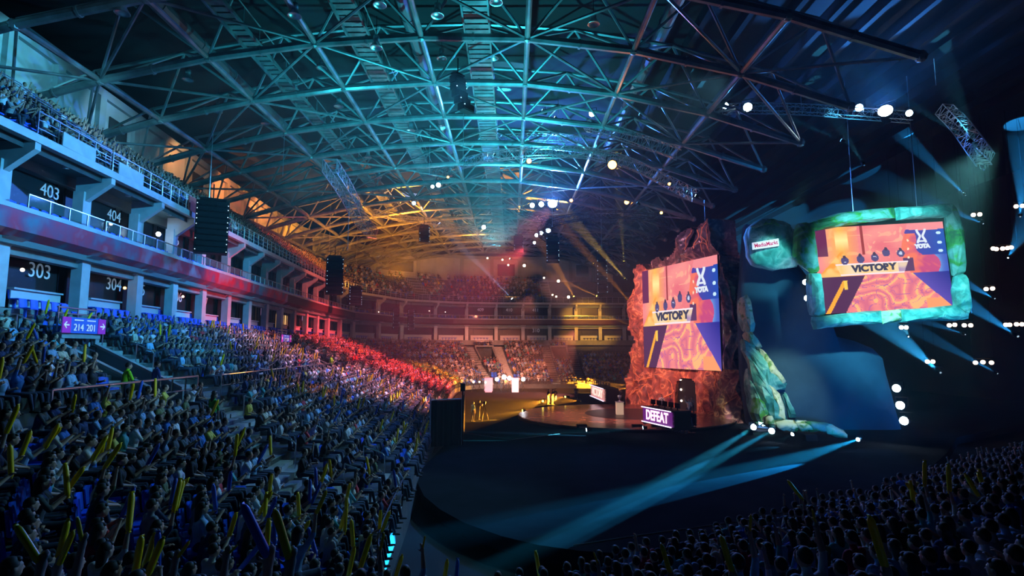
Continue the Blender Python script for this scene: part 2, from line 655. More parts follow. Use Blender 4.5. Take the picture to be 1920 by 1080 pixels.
# ------------------------------------------------------------------ facade with two floors of suites
def strip(prof, t_list, name, material, kind='structure'):
    """sweep a closed profile of (offset from the facade, z) along the facade"""
    m_ = MB()
    n = len(prof)
    vs = []
    for t in t_list:
        for off, z in prof:
            vs.append(facade(t, off, z))
    fs = []
    for i in range(len(t_list) - 1):
        for j in range(n):
            k = (j + 1) % n
            fs.append((i * n + j, i * n + k, (i + 1) * n + k, (i + 1) * n + j))
    fs.append(tuple(range(n)))
    fs.append(tuple(range((len(t_list) - 1) * n, len(t_list) * n))[::-1])
    m_.add(vs, fs)
    o = m_.build(name, material)
    o['kind'] = kind
    return o


T_END = TMAX
tf = [T0 + (T_END - T0) * i / 160 for i in range(161)]
M['fascia_red'] = mat_ramp('red_spill_fascia', 0.55, [(0.34, (0.05, 0.20, 0.26)), (0.46, (0.30, 0.06, 0.12)), (0.56, (0.62, 0.02, 0.05)), (0.68, (0.40, 0.22, 0.30))], 0.35, bump=0, detail=3)  # red light spill put into the band's mottled colour
strip([(-0.95, 11.75), (-0.95, 11.95), (-0.4, 11.95), (-0.4, 11.75)], tf, 'trim_ledge', M['white'])
tn = [t for t in tf if t < t_of_y(58)]
tfar = [t for t in tf if t >= tn[-1]]
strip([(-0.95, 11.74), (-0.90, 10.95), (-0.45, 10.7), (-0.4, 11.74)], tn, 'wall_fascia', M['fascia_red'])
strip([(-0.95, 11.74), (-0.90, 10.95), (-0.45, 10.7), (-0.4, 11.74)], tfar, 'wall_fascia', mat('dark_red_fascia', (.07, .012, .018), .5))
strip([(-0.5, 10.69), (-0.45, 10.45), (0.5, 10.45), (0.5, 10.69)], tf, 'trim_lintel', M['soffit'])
strip([(0.0, 10.44), (0.0, 10.1), (0.5, 10.1), (0.5, 10.44)], tf, 'trim_beam', M['concrete'])
strip([(-0.4, 11.45), (-0.4, 11.6), (6, 11.6), (6, 11.45)], tf, 'floor_suite_level', M['concrete'])
strip([(-1.2, 14.65), (-1.2, 15.0), (-0.9, 15.0), (-0.9, 14.65)], tf, 'trim_upper_ledge', M['white'])
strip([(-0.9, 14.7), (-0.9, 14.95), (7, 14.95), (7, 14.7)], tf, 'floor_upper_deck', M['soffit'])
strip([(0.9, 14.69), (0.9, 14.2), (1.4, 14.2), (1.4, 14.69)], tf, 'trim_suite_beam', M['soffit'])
strip([(0.1, 7.0), (0.1, 7.9), (6, 7.9), (6, 7.0)], tf, 'floor_lower_suite', M['concrete'])
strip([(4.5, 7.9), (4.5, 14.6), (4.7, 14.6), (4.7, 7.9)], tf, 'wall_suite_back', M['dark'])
# outer wall above the upper deck
strip([(8.0, 14.0), (8.0, 25.2), (8.3, 25.2), (8.3, 14.0)], tf, 'wall_left', M['wallpaint'])
strip([(7.7, 24.6), (7.7, 25.2), (8.0, 25.2), (8.0, 24.6)], tf, 'trim_cornice', M['pilaster'])

# bays
BAY = 4.6
tb0 = t_of_y(21.0)
n_bays = int((T_END - tb0) / BAY)
bay_t = [t_of_y(22.6) + BAY * i for i in range(-1, n_bays + 1)]
bay_t = [t for t in bay_t if T0 < t < T_END]


def text_mesh(s, size, extrude=0.01, name='lettering', bold=0.0):
    cu = bpy.data.curves.new(name, 'FONT')
    cu.body = s
    cu.size = size
    cu.align_x = 'CENTER'
    cu.align_y = 'CENTER'
    cu.extrude = extrude
    cu.offset = bold
    o = bpy.data.objects.new('tmp', cu)
    C.objects.link(o)
    bpy.context.view_layer.update()
    dg = bpy.context.evaluated_depsgraph_get()
    me = bpy.data.meshes.new_from_object(o.evaluated_get(dg))
    me.name = name
    bpy.data.objects.remove(o, do_unlink=True)
    return me


def place_text(s, size, loc, xdir, updir, material, name, parent=None, bold=0.0, sx=1.0):
    me = text_mesh(s, size, 0.01, name, bold)
    me.materials.clear()
    me.materials.append(material)
    o = bpy.data.objects.new(name, me)
    C.objects.link(o)
    X = Vector(xdir).normalized()
    Z = X.cross(Vector(updir)).normalized()
    Y = Z.cross(X).normalized()
    mw = Matrix((( X.x, Y.x, Z.x, loc[0]), (X.y, Y.y, Z.y, loc[1]), (X.z, Y.z, Z.z, loc[2]), (0, 0, 0, 1)))
    mw = mw @ Matrix.Diagonal((sx, 1, 1, 1))
    if parent is not None:
        o.parent = parent
        o.matrix_local = parent.matrix_world.inverted() @ mw if parent.matrix_world != Matrix.Identity(4) else mw
    else:
        o.matrix_world = mw
    return o


M['seatwall'] = mat('white_counter', (0.65, 0.68, 0.72), 0.4)
M['suite_lit'] = mat('suite_lit_wall', (0.8, 0.6, 0.35), 0.5, emit=(1.0, 0.55, 0.2), estr=1.2)
M['tv'] = emi('television_picture', (0.75, 0.35, 0.75), 1.4)
M['panel_red'] = mat('suite_red_interior', (0.22, 0.03, 0.03), 0.7)
win_n = 0
NUMOFF = 0
seat_spots = []   # (location, facing angle, where)
for i, (ta, tb) in enumerate(zip(bay_t[:-1], bay_t[1:])):
    pa, pb = facade(ta, 0, 0), facade(tb, 0, 0)
    px_ = project((pa + pb) / 2 + Vector((0, 0, 11)))
    if px_ is None or px_[0] < -150 or px_[0] > 1250:
        continue
    along = (pb - pa).normalized()
    nx, ny = outward((ta + tb) / 2)
    N = Vector((nx, ny, 0))
    # columns
    for (z0, z1, off, wd) in ((7.9, 10.45, 0.05, 0.62), (11.6, 13.9, 0.25, 0.6)):
        mb = MB()
        c = facade(ta, off, (z0 + z1) / 2)
        mb.box(c, (0.5, wd, z1 - z0), math.atan2(along.y, along.x) - PI / 2)
        if z0 > 10:   # slanted bracket up to the deck edge
            q = [facade(ta, off - .25, 13.45), facade(ta, off + .25, 13.45), facade(ta, off + .25, 14.66), facade(ta, -1.15, 14.66), facade(ta, -1.15, 14.35)]
            q = [p - along * 0.16 for p in q]
            mb.prism(q, along * 0.32)
        else:
            q = [facade(ta, -0.2, 10.5), facade(ta, 0.3, 10.1), facade(ta, 0.4, 10.69), facade(ta, -0.8, 10.69)]
            q = [p - along * 0.5 for p in q]
            mb.prism(q, along * 1.0)
        struct(mb.build('wall_pillar', M['white']))
    near = i < 9
    for lev, (z0, z1, goff) in enumerate(((7.9, 10.3, 0.9), (11.6, 14.2, 1.3))):
        win_n += 1
        e = empty('window_%d' % win_n, facade((ta + tb) / 2, goff, z0))
        struct(e)
        bpy.context.view_layer.update()
        L = e.location
        a = facade(ta, goff, z0) + along * 0.3 - L
        b = facade(tb, goff, z0) - along * 0.3 - L
        mb = MB()
        mb.prism([a, b, b + Vector((0, 0, z1 - z0)), a + Vector((0, 0, z1 - z0))], N * 0.03)
        mb.build('pane', M['glass'], e)
        mb = MB()
        for f_ in (0.0, 0.22, 1.0):
            q = a.lerp(b, f_)
            mb.bar(q - N * .03, q - N * .03 + Vector((0, 0, z1 - z0)), 0.035, 4)
        mb.build('window_frame', M['blackmetal'], e)
        # suite number on the glass
        num = (303 + i if lev == 0 else 403 + i) + NUMOFF
        nf = (.68, .84, .45, .6, .5)[min(i, 4)] if lev == 0 else (.84, .9, .42, .6, .5)[min(i, 4)]
        if i > 4:
            fm = facade((ta + tb) / 2, 0, z0 + 1)
            hit = [n_ for n_, x_ in (((310, 1030),) if lev == 0 else ((409, 878), (410, 973), (411, 1030))) if fm.y > 80 and (project(pa + Vector((0, 0, z0))) or (9e9,))[0] < x_ <= (project(pb + Vector((0, 0, z0))) or (0,))[0]]
            if not hit:
                continue
            num = hit[0]
        p0 = facade((ta * (1 - nf) + tb * nf), goff - 0.06, z1 - (0.55 if lev == 0 else 0.50))
        if project(p0) and project(p0)[0] < 1150:
            o = place_text(str(num), 0.95 if lev == 0 else 0.85, p0, along if along.dot(Vector((1, 0, 0))) > 0.5 or along.y > 0 else -along, (0, 0, 1), M['num'], 'suite_number')
            o.parent = e
            o.matrix_parent_inverse = Matrix.Translation(-L)
    # parapet in front of the lower suites, rows of blue seats
    e = empty('suite_counter', facade((ta + tb) / 2, 0.15, 7.9))
    L = e.location
    mb = MB()
    a = facade(ta, 0.5, 7.9) + along * (0.55 + (0.9 if near else .3)) - L
    b = facade(tb, 0.5, 7.9) - along * 0.55 - L
    mb.prism([a, b, b + Vector((0, 0, 0.85)), a + Vector((0, 0, 0.85))], N * 0.06)
    mb.build('counter_panel', M['seatwall'], e)
    mb = MB()
    mb.prism([a + Vector((0, 0, 0.85)) - N * .12, b + Vector((0, 0, 0.85)) - N * .12, b + Vector((0, 0, 0.93)) - N * .12, a + Vector((0, 0, 0.93)) - N * .12], N * 0.3)
    mb.build('counter_top', M['white'], e)
    tag(e, uniq('white-topped counter behind blue seats below the glass of suite %d' % (303 + i), ['bay ' + ordw(i + 1)]), 'counter', 'suite counters')
    for j in range(5):
        q = facade(ta, 0.28, 7.9) + along * (1.6 + j * 0.6)
        seat_spots.append((q, math.atan2(-ny, -nx), 'suite'))
        if near:
            q = facade(ta, -0.5, 7.9 - .42) + along * (1.2 + j * 0.62)
            seat_spots.append((q, math.atan2(-ny, -nx), 'suite'))
    for j in range(6):
        q = facade(ta, -0.05, 11.6) + along * (0.75 + j * 0.62)
        seat_spots.append((q, math.atan2(-ny, -nx), 'balcony'))
    # balcony railing in front of the upper suites
    e = empty('balcony_railing', facade((ta + tb) / 2, -0.9, 11.95))
    L = e.location
    r0, r1 = facade(ta + .08, -0.9, 0) - L, facade(tb - .08, -0.9, 0) - L
    r0.z = r1.z = 0
    mb = MB()
    mb.bar(r0 + Vector((0, 0, 0.56)), r1 + Vector((0, 0, 0.56)), 0.035)
    mb.build('handrail', M['chrome'], e)
    for j in range(4):
        q = r0.lerp(r1, j / 4)
        mb = MB()
        mb.bar(q, q + Vector((0, 0, 0.56)), 0.03)
        mb.build('post', M['chrome'], e)
    mb = MB()
    mb.prism([r0 + Vector((0, 0, .1)), r1 + Vector((0, 0, .1)), r1 + Vector((0, 0, .52)), r0 + Vector((0, 0, .52))], N * 0.015)
    mb.build('glass_panel', M['railglass'], e)
    tag(e, uniq('glass balcony railing with polished posts in front of suite %d' % (403 + i), ['bay ' + ordw(i + 1)]), 'railing', 'balcony railings')
    # soffit lamp
    mb = MB()
    q = facade((ta + tb) / 2, -0.5, 14.62)
    mb.lathe([(0.02, 0.0), (0.10, -0.06), (0.13, -0.24), (0.0, -0.26)], q, (0, 0, 1), 10)
    o = mb.build('soffit_lamp', M['white'], smooth=True, loc=q)
    tag(o, uniq('small white dome lamp under the upper deck by suite %d' % (403 + i), ['bay ' + ordw(i + 1)]), 'lamp', 'soffit lamps')
    # upper deck railing
    e = empty('deck_railing', facade((ta + tb) / 2, -1.0, 15.0))
    L = e.location
    r0, r1 = facade(ta + .08, -1.0, 15.0) - L, facade(tb - .08, -1.0, 15.0) - L
    for h in (1.05, 0.7, .35):
        mb = MB()
        mb.bar(r0 + Vector((0, 0, h)), r1 + Vector((0, 0, h)), 0.03 if h > 1 else .018)
        mb.build('rail', M['chrome'], e)
    for j in range(4):
        q = r0.lerp(r1, j / 4)
        mb = MB()
        mb.bar(q, q + Vector((0, 0, 1.05)), 0.03)
        mb.build('post', M['chrome'], e)
    tag(e, uniq('three-bar steel railing on the white deck edge above suite %d' % (403 + i), ['bay ' + ordw(i + 1)]), 'railing', 'upper deck railings')
    # pilaster and opening of the back wall
    mb = MB()
    c = facade(ta, 7.85, 20.4)
    mb.box(c, (0.35, 0.7, 8.4), math.atan2(along.y, along.x) - PI / 2)
    struct(mb.build('wall_pilaster', M['pilaster']))
    if i % 3 == 1:
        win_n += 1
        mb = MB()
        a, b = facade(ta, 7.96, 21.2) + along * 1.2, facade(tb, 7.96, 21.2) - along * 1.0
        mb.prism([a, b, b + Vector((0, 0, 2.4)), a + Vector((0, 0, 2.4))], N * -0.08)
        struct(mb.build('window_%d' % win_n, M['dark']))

# lit suite and televisions far along the lower floor
def bay_mid(px_target, z):
    return min(bay_t[:-1], key=lambda t: abs((project(facade(t + BAY / 2, 0.5, z)) or (9e9,))[0] - px_target))


tl = bay_mid(545, 9)
a, b = facade(tl + 0.4, 2.0, 8.0), facade(tl + BAY - .4, 2.0, 8.0)
mb = MB()
mb.prism([a, b, b + Vector((0, 0, 2.1)), a + Vector((0, 0, 2.1))], (-0.05, 0, 0))
o = mb.build('suite_light_wall', M['suite_lit'])
tag(o, 'glowing yellow back wall inside an open suite on the lower suite floor', 'lit wall')
for k_, pxx in enumerate((492, 568)):
    c = P(pxx, 585 if k_ == 0 else 596, facade(bay_mid(pxx, 9) + BAY / 2).y)
    e = empty('television', c)
    mb = MB()
    mb.box((0, 0, 0), (0.10, 1.5, 0.85), 0.1)
    mb.build('case', M['blackmetal'], e)
    mb = MB()
    mb.box((0.07, 0, 0), (0.02, 1.35, 0.72), 0.1)
    mb.build('screen', M['tv'], e)
    tag(e, ['wall television with a pink picture, nearer of the pair by the glowing suite', 'wall television with a pink picture, farther of the pair by the glowing suite'][k_], 'television')
# small lamps in the suites
for k_, (x_, y_, c_) in enumerate(((42, 506, 'bulb_warm'), (234, 540, 'bulb_amber'), (343, 556, 'bulb_warm'), (144, 409, 'bulb_warm'), (297, 439, 'bulb_hot'), (208, 420, 'bulb_warm'),
                                  (430, 592, 'bulb_yellow'), (970, 612, 'bulb_blue'), (710, 585, 'bulb_warm'), (805, 583, 'bulb_warm'), (835, 585, 'bulb_warm'))):
    r_ = ray(x_, y_)
    tt = min(np.arange(T0, T_END, 0.5), key=lambda t: abs((project(facade(t, 0.0, 10)) or (9e9,))[0] - x_))
    q = P(x_, y_, facade(tt, 0.0).y - .3) if x_ > 700 else P(x_, y_, facade(tt, 0.0).y)
    mb = MB()
    mb.ball(q, 0.14 if c_ == 'bulb_hot' else 0.08, 8)
    o = mb.build('suite_lamp', M[c_], loc=q)
    tag(o, uniq(['warm lamp inside the first lower suite', 'red-orange lamp beside the number of the second lower suite', 'warm lamp in the third lower suite', 'peach lamp on the upper balcony by its blue seats', 'bright white lamp at the upper balcony rail', 'dim pink lamp on the upper balcony rail',
                 'yellow lamp in a lower suite beyond the third', 'blue lamp under the far suites', 'tiny lamp on the far corner balcony', 'tiny lamp in the far upper suites', 'tiny lamp beyond it in the far upper suites'][k_], ['again']), 'lamp')

# ---- upper deck seating rows
UROW = 9


def up_pt(k, t, fr=0.0):
    u = (k + fr) * 0.83
    return facade(t, -0.7 + u, 15.0 + 0.60 * k)


mb = MB()
for k in range(UROW):
    for t1, t2 in zip(tf[:-1], tf[1:]):
        a, b, c, d = up_pt(k, t1), up_pt(k, t2), up_pt(k, t2, 1), up_pt(k, t1, 1)
        mb.add([a, b, c, d], [(0, 1, 2, 3)])
        mb.add([a - Vector((0, 0, .61)), b - Vector((0, 0, .61)), b, a], [(0, 1, 2, 3)])
a_ = [up_pt(UROW, t) for t in tf]
struct(mb.build('floor_upper_terrace', M['terrace']))

# bank of steel handrails on the upper deck stairs (the bright ladder of rails in the picture)
UA = [t_of_y(27.5), t_of_y(46), t_of_y(66), float(TT[19]) + 2, float(TT[21]) + 8]
for i, ta in enumerate(UA):
    e = empty('stair_handrails', up_pt(0, ta))
    L = e.location
    for k in range(UROW):
        mb = MB()
        for tt in (ta, ta + 1.5 + (1.5 if i == 0 else 0)):
            q = up_pt(k, tt) - L
            mb.bar(q, q + Vector((0, 0, 1.0)), 0.025)
        q1, q2 = up_pt(k, ta) - L + Vector((0, 0, 1)), up_pt(k, ta + 1.5 + (1.5 if i == 0 else 0)) - L + Vector((0, 0, 1))
        mb.bar(q1, q2, 0.03)
        mb.bar(q1 - Vector((0, 0, .45)), q2 - Vector((0, 0, .45)), 0.02)
        mb.build('rail', M['chrome'], e)
    tag(e, ['ladder of gleaming steel rails up the upper deck stairs nearest the camera', 'steel rails on the second upper deck stair', 'steel rails on the third upper deck stair', 'steel rails on the upper deck stair at the far corner', 'steel rails on the last upper deck stair'][i], 'railing', 'upper stair rails')
mb = MB()
q = facade(t_of_y(36.2), -1.1, 15.5)
mb.box(q, (0.06, 1.5, 1.0), 0.05)
o = mb.build('red_banner', mat('red_banner_cloth', (0.65, 0.08, 0.05), 0.7), loc=q)
tag(o, 'small red banner hung on the upper deck railing beside the black speaker array', 'banner')
for i, y in enumerate((25.0, 29.0)):
    mb = MB()
    q = facade(t_of_y(y), -1.12, 15.34)
    mb.box(q, (0.05, 2.2, 0.62), 0.08)
    o = mb.build('parapet_panel', M['white'], loc=q)
    tag(o, 'pale slatted panel on the upper deck edge, %s of the two' % ['nearer', 'farther'][i], 'panel')

# ------------------------------------------------------------------ vomitories and walkway rails
for i, (ta, tb) in enumerate(VOM_T):
    zt = pairs_at(ta)[4]
    zw = zprof(WALK, zt)
    def VP(t, k):
        x_, y_, _ = row_pt(k, t)
        return Vector((x_, y_, 0))
    kback = VR[1] + 1
    ztop = zprof(kback, zt) + .45
    tun = (VP(tb, kback) - VP(ta, kback))
    out = (VP(ta, kback) - VP(ta, WALK)).normalized()
    for t in (ta, tb):
        mb = MB()
        a, b = VP(t, WALK + 0.9), VP(t, kback)
        w_ = tun.normalized() * (0.18 if t == ta else -0.18)
        zq = zprof(kback, zt)
        q = [a + Vector((0, 0, zw)), b + Vector((0, 0, zw)), b + Vector((0, 0, zq + 0.12)), a + Vector((0, 0, zw + 0.45))]
        mb.prism(q, w_)
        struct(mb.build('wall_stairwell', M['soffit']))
        mb = MB()
        q = [a + Vector((0, 0, zw + .45)), b + Vector((0, 0, zq + .12)), b + Vector((0, 0, zq + 0.24)), a + Vector((0, 0, zw + 0.57))]
        mb.prism(q, w_ * 1.5)
        struct(mb.build('trim_stairwell_cap', M['concrete']))
    # portal
    mb = MB()
    a, b = VP(ta, kback), VP(tb, kback)
    up = Vector((0, 0, 1))
    q = [a + up * (ztop - .1), b + up * (ztop - .1), b + up * (ztop + .15), a + up * (ztop + .15)]
    mb.prism(q, -out * .3)
    for p in (a, b - tun.normalized() * .25):
        q = [p + up * zw, p + tun.normalized() * .25 + up * zw, p + tun.normalized() * .25 + up * ztop, p + up * ztop]
        mb.prism(q, -out * .25)
    struct(mb.build('door_%d' % (i + 1), M['concrete']))
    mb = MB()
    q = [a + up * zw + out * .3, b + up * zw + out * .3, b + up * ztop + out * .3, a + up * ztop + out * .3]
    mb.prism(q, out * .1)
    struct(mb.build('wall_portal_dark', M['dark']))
    # handrail on the portal
    e = empty('portal_railing', a + up * ztop)
    L = e.location
    mb = MB()
    mb.bar(a + up * (ztop + 1.2) - L, b + up * (ztop + 1.2) - L, .04)
    mb.build('handrail', M['chrome'], e)
    mb = MB()
    mb.bar(a + up * (ztop + .95) - L, b + up * (ztop + .95) - L, .03)
    mb.build('rail', M['chrome'], e)
    for f_ in (0.02, .5, .98):
        mb = MB()
        q = a.lerp(b, f_)
        mb.bar(q + up * (ztop + .2) - L, q + up * (ztop + 1.2) - L, .03)
        mb.build('post', M['chrome'], e)
    tag(e, ['steel railing above the sector sign over the nearest stairwell', 'steel railing over the second stairwell of the lower stand', 'steel railing over the third stairwell of the lower stand', 'steel railing over the stairwell at the far corner', 'steel railing over the last far stairwell'][i], 'railing')
    if i < 2:
        M.setdefault('sign_blue', mat('sign_blue', (0.01, 0.10, 0.55), 0.5, emit=(0.01, 0.10, 0.6), estr=0.25))
        M.setdefault('sign_mag', mat('sign_magenta', (0.42, 0.02, 0.40), 0.5, emit=(0.42, 0.02, 0.4), estr=0.25))
        M.setdefault('sign_txt', mat('sign_text', (0.8, 0.85, 0.9), 0.5, emit=(.8, .85, .9), estr=0.3))
        e = empty('sector_sign', (a + b) / 2 + up * (ztop + .45) - out * .36)
        L = e.location
        lx = tun.normalized()
        wd = tun.length
        nrm = -out
        def qd(x0, x1, z0, z1, off, mm, nm):
            m_ = MB()
            q_ = [lx * x0 + up * z0 + nrm * off, lx * x1 + up * z0 + nrm * off, lx * x1 + up * z1 + nrm * off, lx * x0 + up * z1 + nrm * off]
            m_.prism(q_, nrm * .03)
            return m_.build(nm, mm, e)
        qd(-wd / 2 - .15, wd / 2 + .15, -.33, .33, 0, M['sign_blue'], 'sign_board')
        qd(-wd / 2 - .15, -wd / 2 + .35, -.33, .33, .035, M['sign_mag'], 'arrow_panel')
        qd(wd / 2 - .35, wd / 2 + .15, -.33, .33, .035, M['sign_mag'], 'arrow_panel')
        def tx(s, size, x_, z_, nm):
            o_ = place_text(s, size, L + lx * x_ + up * z_ + nrm * .08, lx, (0, 0, 1), M['sign_txt'], nm)
            o_.parent = e
            o_.matrix_parent_inverse = Matrix.Translation(-L)
        tx('214', .42, -.42, -.1, 'sector_number')
        tx('201', .42, .38, -.1, 'sector_number')
        for sgn in (-1, 1):
            m_ = MB()
            cx = sgn * (wd / 2 - .1)
            m_.prism([lx * (cx - .14) + nrm * .07 + up * -.03, lx * (cx + .14) + nrm * .07 + up * -.03, lx * (cx + .14) + nrm * .07 + up * .03, lx * (cx - .14) + nrm * .07 + up * .03], nrm * .01)
            for s2 in (-1, 1):
                tip = lx * (cx + sgn * .16) + nrm * .07
                bk = lx * (cx + sgn * .02) + nrm * .07 + up * (.13 * s2)
                m_.bar(tip, bk, .028, 4)
            m_.build('arrow', M['sign_txt'], e)
            m_ = MB()
            m_.prism([lx * (sgn * .4 - .28) + nrm * .05 + up * .2, lx * (sgn * .4 + .28) + nrm * .05 + up * .2, lx * (sgn * .4 + .28) + nrm * .05 + up * .25, lx * (sgn * .4 - .28) + nrm * .05 + up * .25], nrm * .01)
            m_.build('small_print', M['sign_txt'], e)
        tag(e, ['blue and magenta sector sign with arrows over the nearest stairwell', 'small blue and magenta sector sign over the second stairwell'][i], 'sign')


def railing(name, pts, h, label, parts=2, mt='chrome', r=0.03, step=2.2):
    e = empty(name, pts[0])
    L = Vector(pts[0])
    P_ = [Vector(p) - L for p in pts]
    for j in range(parts):
        m_ = MB()
        m_.path([p + Vector((0, 0, h * (1 - j / parts))) for p in P_], r if j == 0 else r * .7)
        m_.build('handrail' if j == 0 else 'rail', M[mt], e)
    for a, b in zip(P_[:-1], P_[1:]):
        n_ = max(1, int((b - a).length / step))
        for j in range(n_ + 1):
            m_ = MB()
            q = a.lerp(b, j / n_)
            m_.bar(q, q + Vector((0, 0, h)), r * .8)
            m_.build('post', M[mt], e)
    tag(e, label, 'railing')
    return e


def walk_pts(t1, t2, k, fr, dz=0, n=8):
    out = []
    for i in range(n + 1):
        t = t1 + (t2 - t1) * i / n
        x_, y_, z_ = row_pt(k, t, fr)
        out.append((x_, y_, z_ + dz))
    return out


railing('walkway_railing', walk_pts(t_of_y(16), t_of_y(26.0), WALK, 0.05), 1.05, 'long polished railing along the walkway below the nearest stairwell', 2, r=.04)
railing('walkway_railing', walk_pts(t_of_y(28.5), t_of_y(50), WALK, 0.05), 1.0, 'walkway railing running from the second stairs past the middle of the left-hand stand', 2)
railing('suite_railing', walk_pts(t_of_y(18), t_of_y(38), 17, 0.9), 0.95, 'thin dark railing behind the last row under the numbered lower suites', 1, r=.025, step=4)
railing('floor_railing', walk_pts(float(TT[6]), t_of_y(24), 0, 0.02, -.1), 1.0, 'railing in front of the first row beside the dark arena floor', 2, step=3, mt='blackmetal')
railing('front_row_railing', walk_pts(float(TT[3]), float(TT[5]), 4, 0.0, -.05), .85, 'dull steel rail crossing in front of the dark near rows', 1, mt='chrome', r=.03)
# stair handrails: pairs of tall bent tubes down each aisle
for i, (ta, tb) in enumerate(AISLE_T):
    tm = (ta + tb) / 2
    for k in range(1, NROW - 1, 3):
        if in_vom(k, tm, 0) or k == WALK:
            continue
        x_, y_, z_ = row_pt(k, tm, .2)
        pr = project((x_, y_, z_ + .5))
        if pr is None or not (-20 < pr[0] < 1300 and pr[1] < 1100) or pr[2] > 75 or pr[2] < 5:
            continue
        x2, y2, z2 = row_pt(k + 1, tm, .2)
        e = empty('stair_handrail', (x_, y_, z_))
        L = Vector((x_, y_, z_))
        q = Vector((x2, y2, z2)) - L
        m_ = MB()
        m_.path([(0, 0, 0), (0, 0, .85), Vector((0, 0, .93)) + q * .1, q + Vector((0, 0, .9)), q], .025)
        m_.build('bent_tube', M['chrome'], e)
        tag(e, uniq('bent steel handrail on the %s lower-stand stair, %s up from the floor' % (ordw(i + 1), ordw(k // 3 + 1)), ['again']), 'handrail', 'stair handrails')

# ------------------------------------------------------------------ roof
def zroof(x):
    return 24.4 - (0.0062 if x < -3 else .0085) * (x + 3) ** 2


xs = [-28.9] + [-23.9 + 6.2 * i for i in range(11)]
ys = [25.8 + 5.7 * j for j in range(15)]
mb = MB()
mb.add([(-38, -5, 28), (62, -5, 28), (62, 125, 28), (-38, 125, 28)], [(3, 2, 1, 0)])
struct(mb.build('ceiling', M['deckroof']))
mb = MB()
mb.add([(62, -10, -1), (62, 125, -1), (62, 125, 28), (62, -10, 28)], [(0, 1, 2, 3)])
struct(mb.build('wall_right', M['black']))
mb = MB()
mb.add([(20, 112, -1), (62, 112, -1), (62, 112, 28), (20, 112, 28)], [(0, 1, 2, 3)])
struct(mb.build('wall_far', M['black']))
for j, y in enumerate(ys):
    x_max = 21
    e = empty('roof_truss', (-3, y, 24.2))
    L = Vector((-3, y, 24.2))
    NB = [Vector((x, y, zroof(x))) - L for x in xs if x < x_max]
    NT = [Vector((x + 3.1, y + 2.85, zroof(x + 3.1) + 2.5)) - L for x in xs if x < x_max - 6]
    NT[0] = NT[0] - Vector((.6, 0, 0))
    m_ = MB()
    for a, b in zip(NB[:-1], NB[1:]):
        m_.bar(a, b, 0.24, 8)
        m_.bar(a.lerp(b, .48), a.lerp(b, .5), 0.3, 8)
    m_.build('bottom_chord', M['steel'], e, smooth=False)
    m_ = MB()
    m_.path(NT, 0.13)
    m_.build('top_chord', M['steel2'], e)
    m_ = MB()
    dy = Vector((0, 5.7, 0))
    for i, t in enumerate(NT):
        for q in (NB[i], NB[i + 1]):
            m_.bar(q, t, 0.085, 6)
        if j < len(ys) - 1:
            for q in (NB[i] + dy, NB[i + 1] + dy):
                m_.bar(q, t, 0.085, 6)
    m_.build('web_bars', M['steel2'], e)
    m_ = MB()
    for i, q in enumerate(NB):
        m_.ball(q, 0.3, 8)
        if i < len(NB) - 1 and j < len(ys) - 1 and (i + j) % 2 == 0:
            m_.bar(q, NB[i + 1] + dy, 0.09, 6)
        elif i < len(NB) - 1 and j < len(ys) - 1:
            m_.bar(NB[i + 1], q + dy, 0.09, 6)
    m_.build('node_and_brace', M['steel'], e, smooth=False)
    tag(e, 'arched tubular roof truss of the space frame, %s from the camera' % ordw(j + 1), 'roof truss', 'roof trusses')
for i, x in enumerate(xs):
    if x > 14:
        continue
    m_ = MB()
    for y0, y1 in zip(ys[:-1], ys[1:]):
        m_.bar((x, y0, zroof(x) + .02), (x, y1, zroof(x) + .02), 0.17, 8)
    o = m_.build('roof_tie', M['steel'], loc=(x, 60, zroof(x)))
    tag(o, 'long tubular tie running lengthwise under the roof, %s from the suites side' % ordw(i + 1), 'roof tie', 'lengthwise roof ties')
# catwalks and roof ducts
for i, (x, wd, z) in enumerate(((-2.1, 1.5, 25.4), (-9.3, 1.3, 25.2), (-15.5, 1.0, 24.3))):
    e = empty('catwalk', (x, 24, z))
    m_ = MB()
    for k in range(150):
        m_.box((0, k * .58, 0), (wd, 0.42, 0.06))
    m_.build('slatted_deck', M['steel'], e)
    for sx in (-1, 1):
        m_ = MB()
        m_.bar((sx * wd / 2, 0, 1.0), (sx * wd / 2, 87, 1.0), .035)
        for k in range(44):
            m_.bar((sx * wd / 2, k * 2, 0), (sx * wd / 2, k * 2, 1.0), .025, 4)
        m_.build('guard_rail', M['steel2'], e)
    m_ = MB()
    for sx in (-1, 1):
        m_.box((sx * wd / 2, 43.5, -.1), (.1, 87, .22))
    m_.build('edge_beam', M['steel'], e)
    tag(e, ['wide slatted catwalk hung lengthwise over the middle of the hall', 'slatted catwalk hung between the wide one and the stand', 'narrow slatted catwalk nearest the upper deck'][i], 'catwalk', 'catwalks')
for i, (x, z) in enumerate(((-19.2, 24.8), (-6.4, 26.6), (9.5, 26.2))):
    m_ = MB()
    m_.bar((x, 25, z), (x, 105, z), 0.42, 12)
    for k in range(20):
        m_.bar((x, 25 + k * 4, z), (x, 25.15 + k * 4, z), 0.47, 12)
    o = m_.build('air_duct', mat('duct_metal_%d' % i, (0.20, 0.22, 0.24), .35, .5), loc=(x, 60, z))
    tag(o, ['round banded air duct nearest the upper deck', 'round banded air duct above the middle catwalk', 'round banded air duct over the stage side'][i], 'duct')
for k in range(12):
    m_ = MB()
    x = 12 + k * 2.6
    m_.box((x, 62, 26.9), (.35, 90, .8))
    o = m_.build('ceiling_beam', M['deckroof'])
    struct(o)
